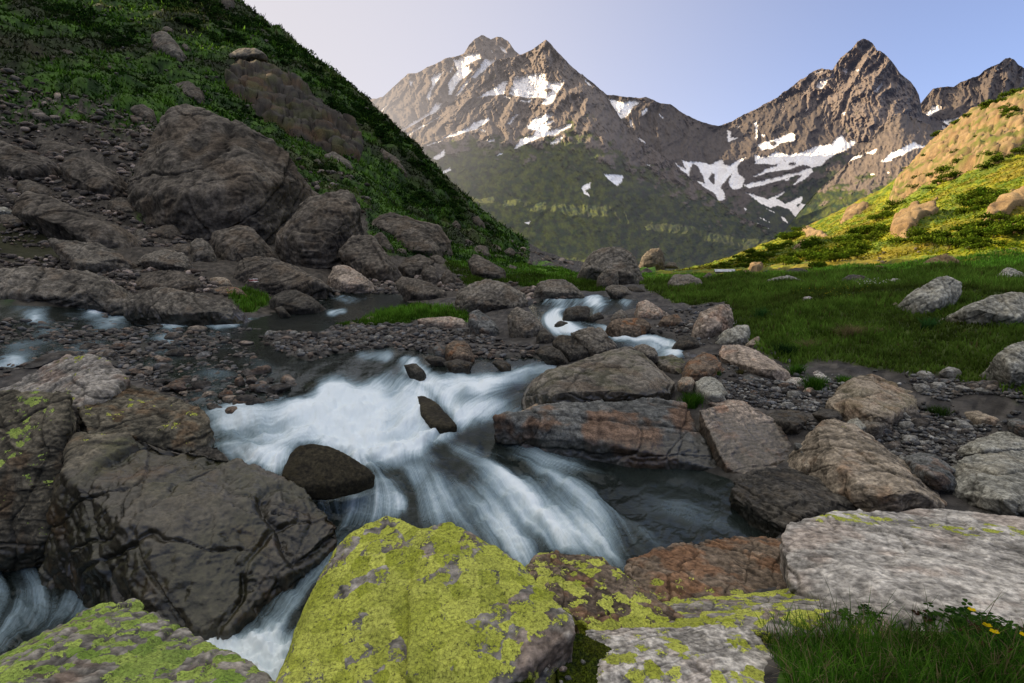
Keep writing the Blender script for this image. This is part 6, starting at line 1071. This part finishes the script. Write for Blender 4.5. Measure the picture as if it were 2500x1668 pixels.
# moss cushions, pebbles, clover and flowers of the near corner
MATS['moss'] = (lambda t: t.done(t.principled(t.mix(1.0, t.attr('col', True), t.ramp(t.noise(t.n('TexCoord').outputs['Object'], 130, 2), .3, .7, .35, 1.6), 'MULTIPLY'), .95, t.bump(t.noise(t.n('TexCoord').outputs['Object'], 130, 3), 1, .01), .1)))(NT('moss_fibres'))
TONES['moss'] = ((.012, .022, .002), (.045, .06, .004), (.06, .065, .005))
def moss(s, label):
    o = K(label, 'moss', ('I', s), drop=.25, rough=.5, mat='moss', name='moss_cushion', cat='moss', layk=0, smooth=10)
    me = o.data; n = len(me.vertices); v = np.empty(n*3, f32); me.vertices.foreach_get('co', v); v = v.reshape(-1, 3); w_ = v+np.array(o.location); q = r5.choice(np.where(v[:, 2] > v[:, 2].max()*.25)[0], min(2600, n)); V, Fc, Cc = blades(v[q]-np.array([0, 0, .004]), .012+.012*r5.random(len(q)), np.full(len(q), .004), gcolor(len(q), (.015, .028, .002), (.06, .085, .006), .3, 0), .8, 1)
    f = mesh('moss_fibres', V, Fc, gm1, {'col': Cc}, parent=o); f['kind'] = 'stuff'
moss('1540,1242,2.5 1620,1242,2.5 1700,1300,2.46 1810,1342,2.42 1842,1432,2.34 1880,1567,2.22 1880,1700,2.1 1500,1700,2.08 1480,1567,2.18 1440,1430,2.3 1452,1330,2.4', 'dark green moss cushion in the gap beside the big lichen boulder')
moss('1130,1567,2.14 1150,1522,2.18 1220,1500,2.2 1300,1540,2.17 1330,1620,2.1 1120,1650,2.05', 'small moss cushion at the bottom edge under the lichen boulder')
for x, y, w_, tn, lb in ((1405, 1450, 28, 'tan', 'small tan pebble on top of the pile beside the moss'), (1390, 1482, 30, 'mead', 'pale flat pebble under the tan one beside the moss'), (1500, 1478, 28, 'pink', 'rounded pinkish pebble leaning on the moss cushion'), (1630, 1432, 20, 'mead', 'lone whitish pebble lying on the moss cushion'), (1537, 1535, 28, 'blue', 'blue-grey pebble at the bottom edge between the moss cushions'), (1490, 1560, 18, 'pale', 'tiny white pebble at the bottom edge between the moss cushions')):
    kk = 900/2350; Y = 2.24-.0007*(y-1450) if x != 1630 else 2.29; P = at(x*kk+800, y*kk+1068, Y); s = w_*kk/F*Y; o = bpy.data.objects.new('pebble', cobm[(int(r5.integers(9)), tn, 0)]); C.objects.link(o); o.location = P; o.scale = (s, s*.9, s*1.1); o.rotation_euler = (r5.uniform(-.4, .4), r5.uniform(-.4, .4), r5.uniform(0, 6)); tag(o, lb, 'pebble')
def clover(x, y, n, label):
    kk = 900/2350; P = hit([x*kk+1600], [y*kk+1068])[0]; r = bpy.data.objects.new('clover_plant', None); C.objects.link(r); r.location = P; tag(r, label, 'clover'); Vl, Fl, Cl, Vs, Fs, Cs = [], [], [], [], [], []; nv = ns_ = 0
    for j in range(n):
        c = np.array([r5.normal()*.075, r5.normal()*.05, .02+.06*r5.random()]); col_ = gcolor(1, (.015, .045, .009), (.04, .085, .016), .2, .06, (.08, .035, .025))[0]; ta = r5.uniform(0, 6.28); tl = r5.uniform(-.35, .35, 2)
        for b in range(3):
            a = ta+b*2.094; t_ = np.linspace(0, 2*math.pi, 9)[:-1]; lx = .014+.012*np.cos(t_); ly = .011*np.sin(t_)*(1+.25*np.cos(t_)); X2 = lx*math.cos(a)-ly*math.sin(a); Y2 = lx*math.sin(a)+ly*math.cos(a); Vl.append(np.stack([c[0]+X2, c[1]+Y2, c[2]+X2*tl[0]+Y2*tl[1]+.25*np.abs(ly)], 1)); Fl.append(np.arange(8)[None]+nv); nv += 8; Cl.append(np.tile(col_*r5.uniform(.8, 1.2), (8, 1)))
        Vs.append(np.array([[c[0]*.6-.001, c[1]*.6, -.01], [c[0]*.6+.001, c[1]*.6, -.01], c])); Fs.append(np.array([[0, 1, 2]])+ns_); ns_ += 3; Cs.append(np.tile((.04, .05, .02), (3, 1)))
    mesh('leaves', np.concatenate(Vl), np.concatenate(Fl), gm1, {'col': np.concatenate(Cl)}, parent=r)['kind'] = 'stuff'; mesh('stems', np.concatenate(Vs), np.concatenate(Fs), gm1, {'col': np.concatenate(Cs)}, parent=r)['kind'] = 'stuff'
for x, y, n, lb in ((1850, 1210, 60, 'tall clover with a reddish tip at the upper edge of the near turf'), (2000, 1250, 70, 'clover patch under the first yellow flower'), (2150, 1300, 80, 'dense clover patch between the yellow flowers'), (2300, 1380, 80, 'clover patch at the frame edge in the near turf'), (2120, 1400, 60, 'clover patch in front of the dense one'), (1330, 1210, 46, 'small-leaved clover under the long grass by the pale slab')): clover(x, y, n, lb)
def flower(x, y, label):
    kk = 900/2350; P = hit([x*kk+1600], [(y+70)*kk+1068])[0]; r = bpy.data.objects.new('yellow_flower', None); C.objects.link(r); r.location = P; tag(r, label, 'flower'); h = .115; V, Fc, Cc = blades(np.zeros((1, 3)), np.array([h]), np.array([.004]), np.array([[.04, .08, .02]]), .05, 3); mesh('stem', V, Fc, gm1, {'col': Cc}, parent=r)
    for b in range(5):
        a = b*1.257+.3; t_ = np.linspace(0, 2*math.pi, 10)[:-1]; lx = .010+.009*np.cos(t_); ly = .008*np.sin(t_); mesh('petal', np.stack([lx*math.cos(a)-ly*math.sin(a), lx*math.sin(a)+ly*math.cos(a)-.004, h+.35*lx], 1), np.arange(9)[None], gm1, {'col': np.tile((.75, .55, .01), (9, 1))}, parent=r)
for x, y, lb in ((2000, 1172, 'yellow flower standing highest at the edge of the pale slab'), (2095, 1285, 'yellow flower amid the dense clover'), (2330, 1350, 'yellow flower at the frame edge in the clover'), (2140, 1330, 'small yellow flower just below the dense clover one')): flower(x, y, lb)
# the two mountain huts at the foot of the golden slope
def hut(px, py, wpx, hpx, label, wallc, roofc, rot):
    P = hit([px], [py], 30)[0]; w_ = wpx/F*P[1]; h = hpx/F*P[1]; r = bpy.data.objects.new('mountain_hut', None); C.objects.link(r); r.location = (P[0], P[1]+w_*.4, P[2]-.3); r.rotation_euler = (0, 0, rot); tag(r, label, 'hut'); d = w_*.8; wh = h*.55+.3
    hm = lambda nm_, c: (lambda t: t.done(t.principled(t.mix(1.0, c, t.ramp(t.noise(t.n('TexCoord').outputs['Object'], 3, 4), .3, .7, .7, 1.2), 'MULTIPLY'), .8)))(NT(nm_))
    V = np.array([[-w_/2, -d/2, 0], [w_/2, -d/2, 0], [w_/2, d/2, 0], [-w_/2, d/2, 0], [-w_/2, -d/2, wh], [w_/2, -d/2, wh], [w_/2, d/2, wh], [-w_/2, d/2, wh]]); mesh('wall', V, np.array([[0, 1, 5, 4], [1, 2, 6, 5], [2, 3, 7, 6], [3, 0, 4, 7], [4, 5, 6, 7]]), hm('hut_wall', wallc), smooth=False, parent=r)
    e = .12*w_; rh = h*.5; V = np.array([[-w_/2-e, -d/2-e, wh+.01], [w_/2+e, -d/2-e, wh+.01], [w_/2+e, 0, wh+rh], [-w_/2-e, 0, wh+rh], [w_/2+e, d/2+e, wh+.01], [-w_/2-e, d/2+e, wh+.01]]); mesh('roof', V, np.array([[0, 1, 2, 3], [3, 2, 4, 5]]), hm('hut_roof', roofc), smooth=False, parent=r)
    V = np.array([[-.12*w_, -d/2-.02, .2], [.08*w_, -d/2-.02, .2], [.08*w_, -d/2-.02, wh*.85], [-.12*w_, -d/2-.02, wh*.85]]); mesh('door', V, np.array([[0, 1, 2, 3]]), hm('hut_door', (.03, .025, .02)), smooth=False, parent=r)
hut(1774, 671, 38, 13, 'low stone hut with a pale metal roof at the foot of the golden slope', (.18, .16, .14), (.42, .44, .47), -.25); hut(1829, 675, 24, 14, 'small brown hut with a rusty roof beside the dark pointed rock', (.09, .07, .055), (.16, .08, .06), .35)
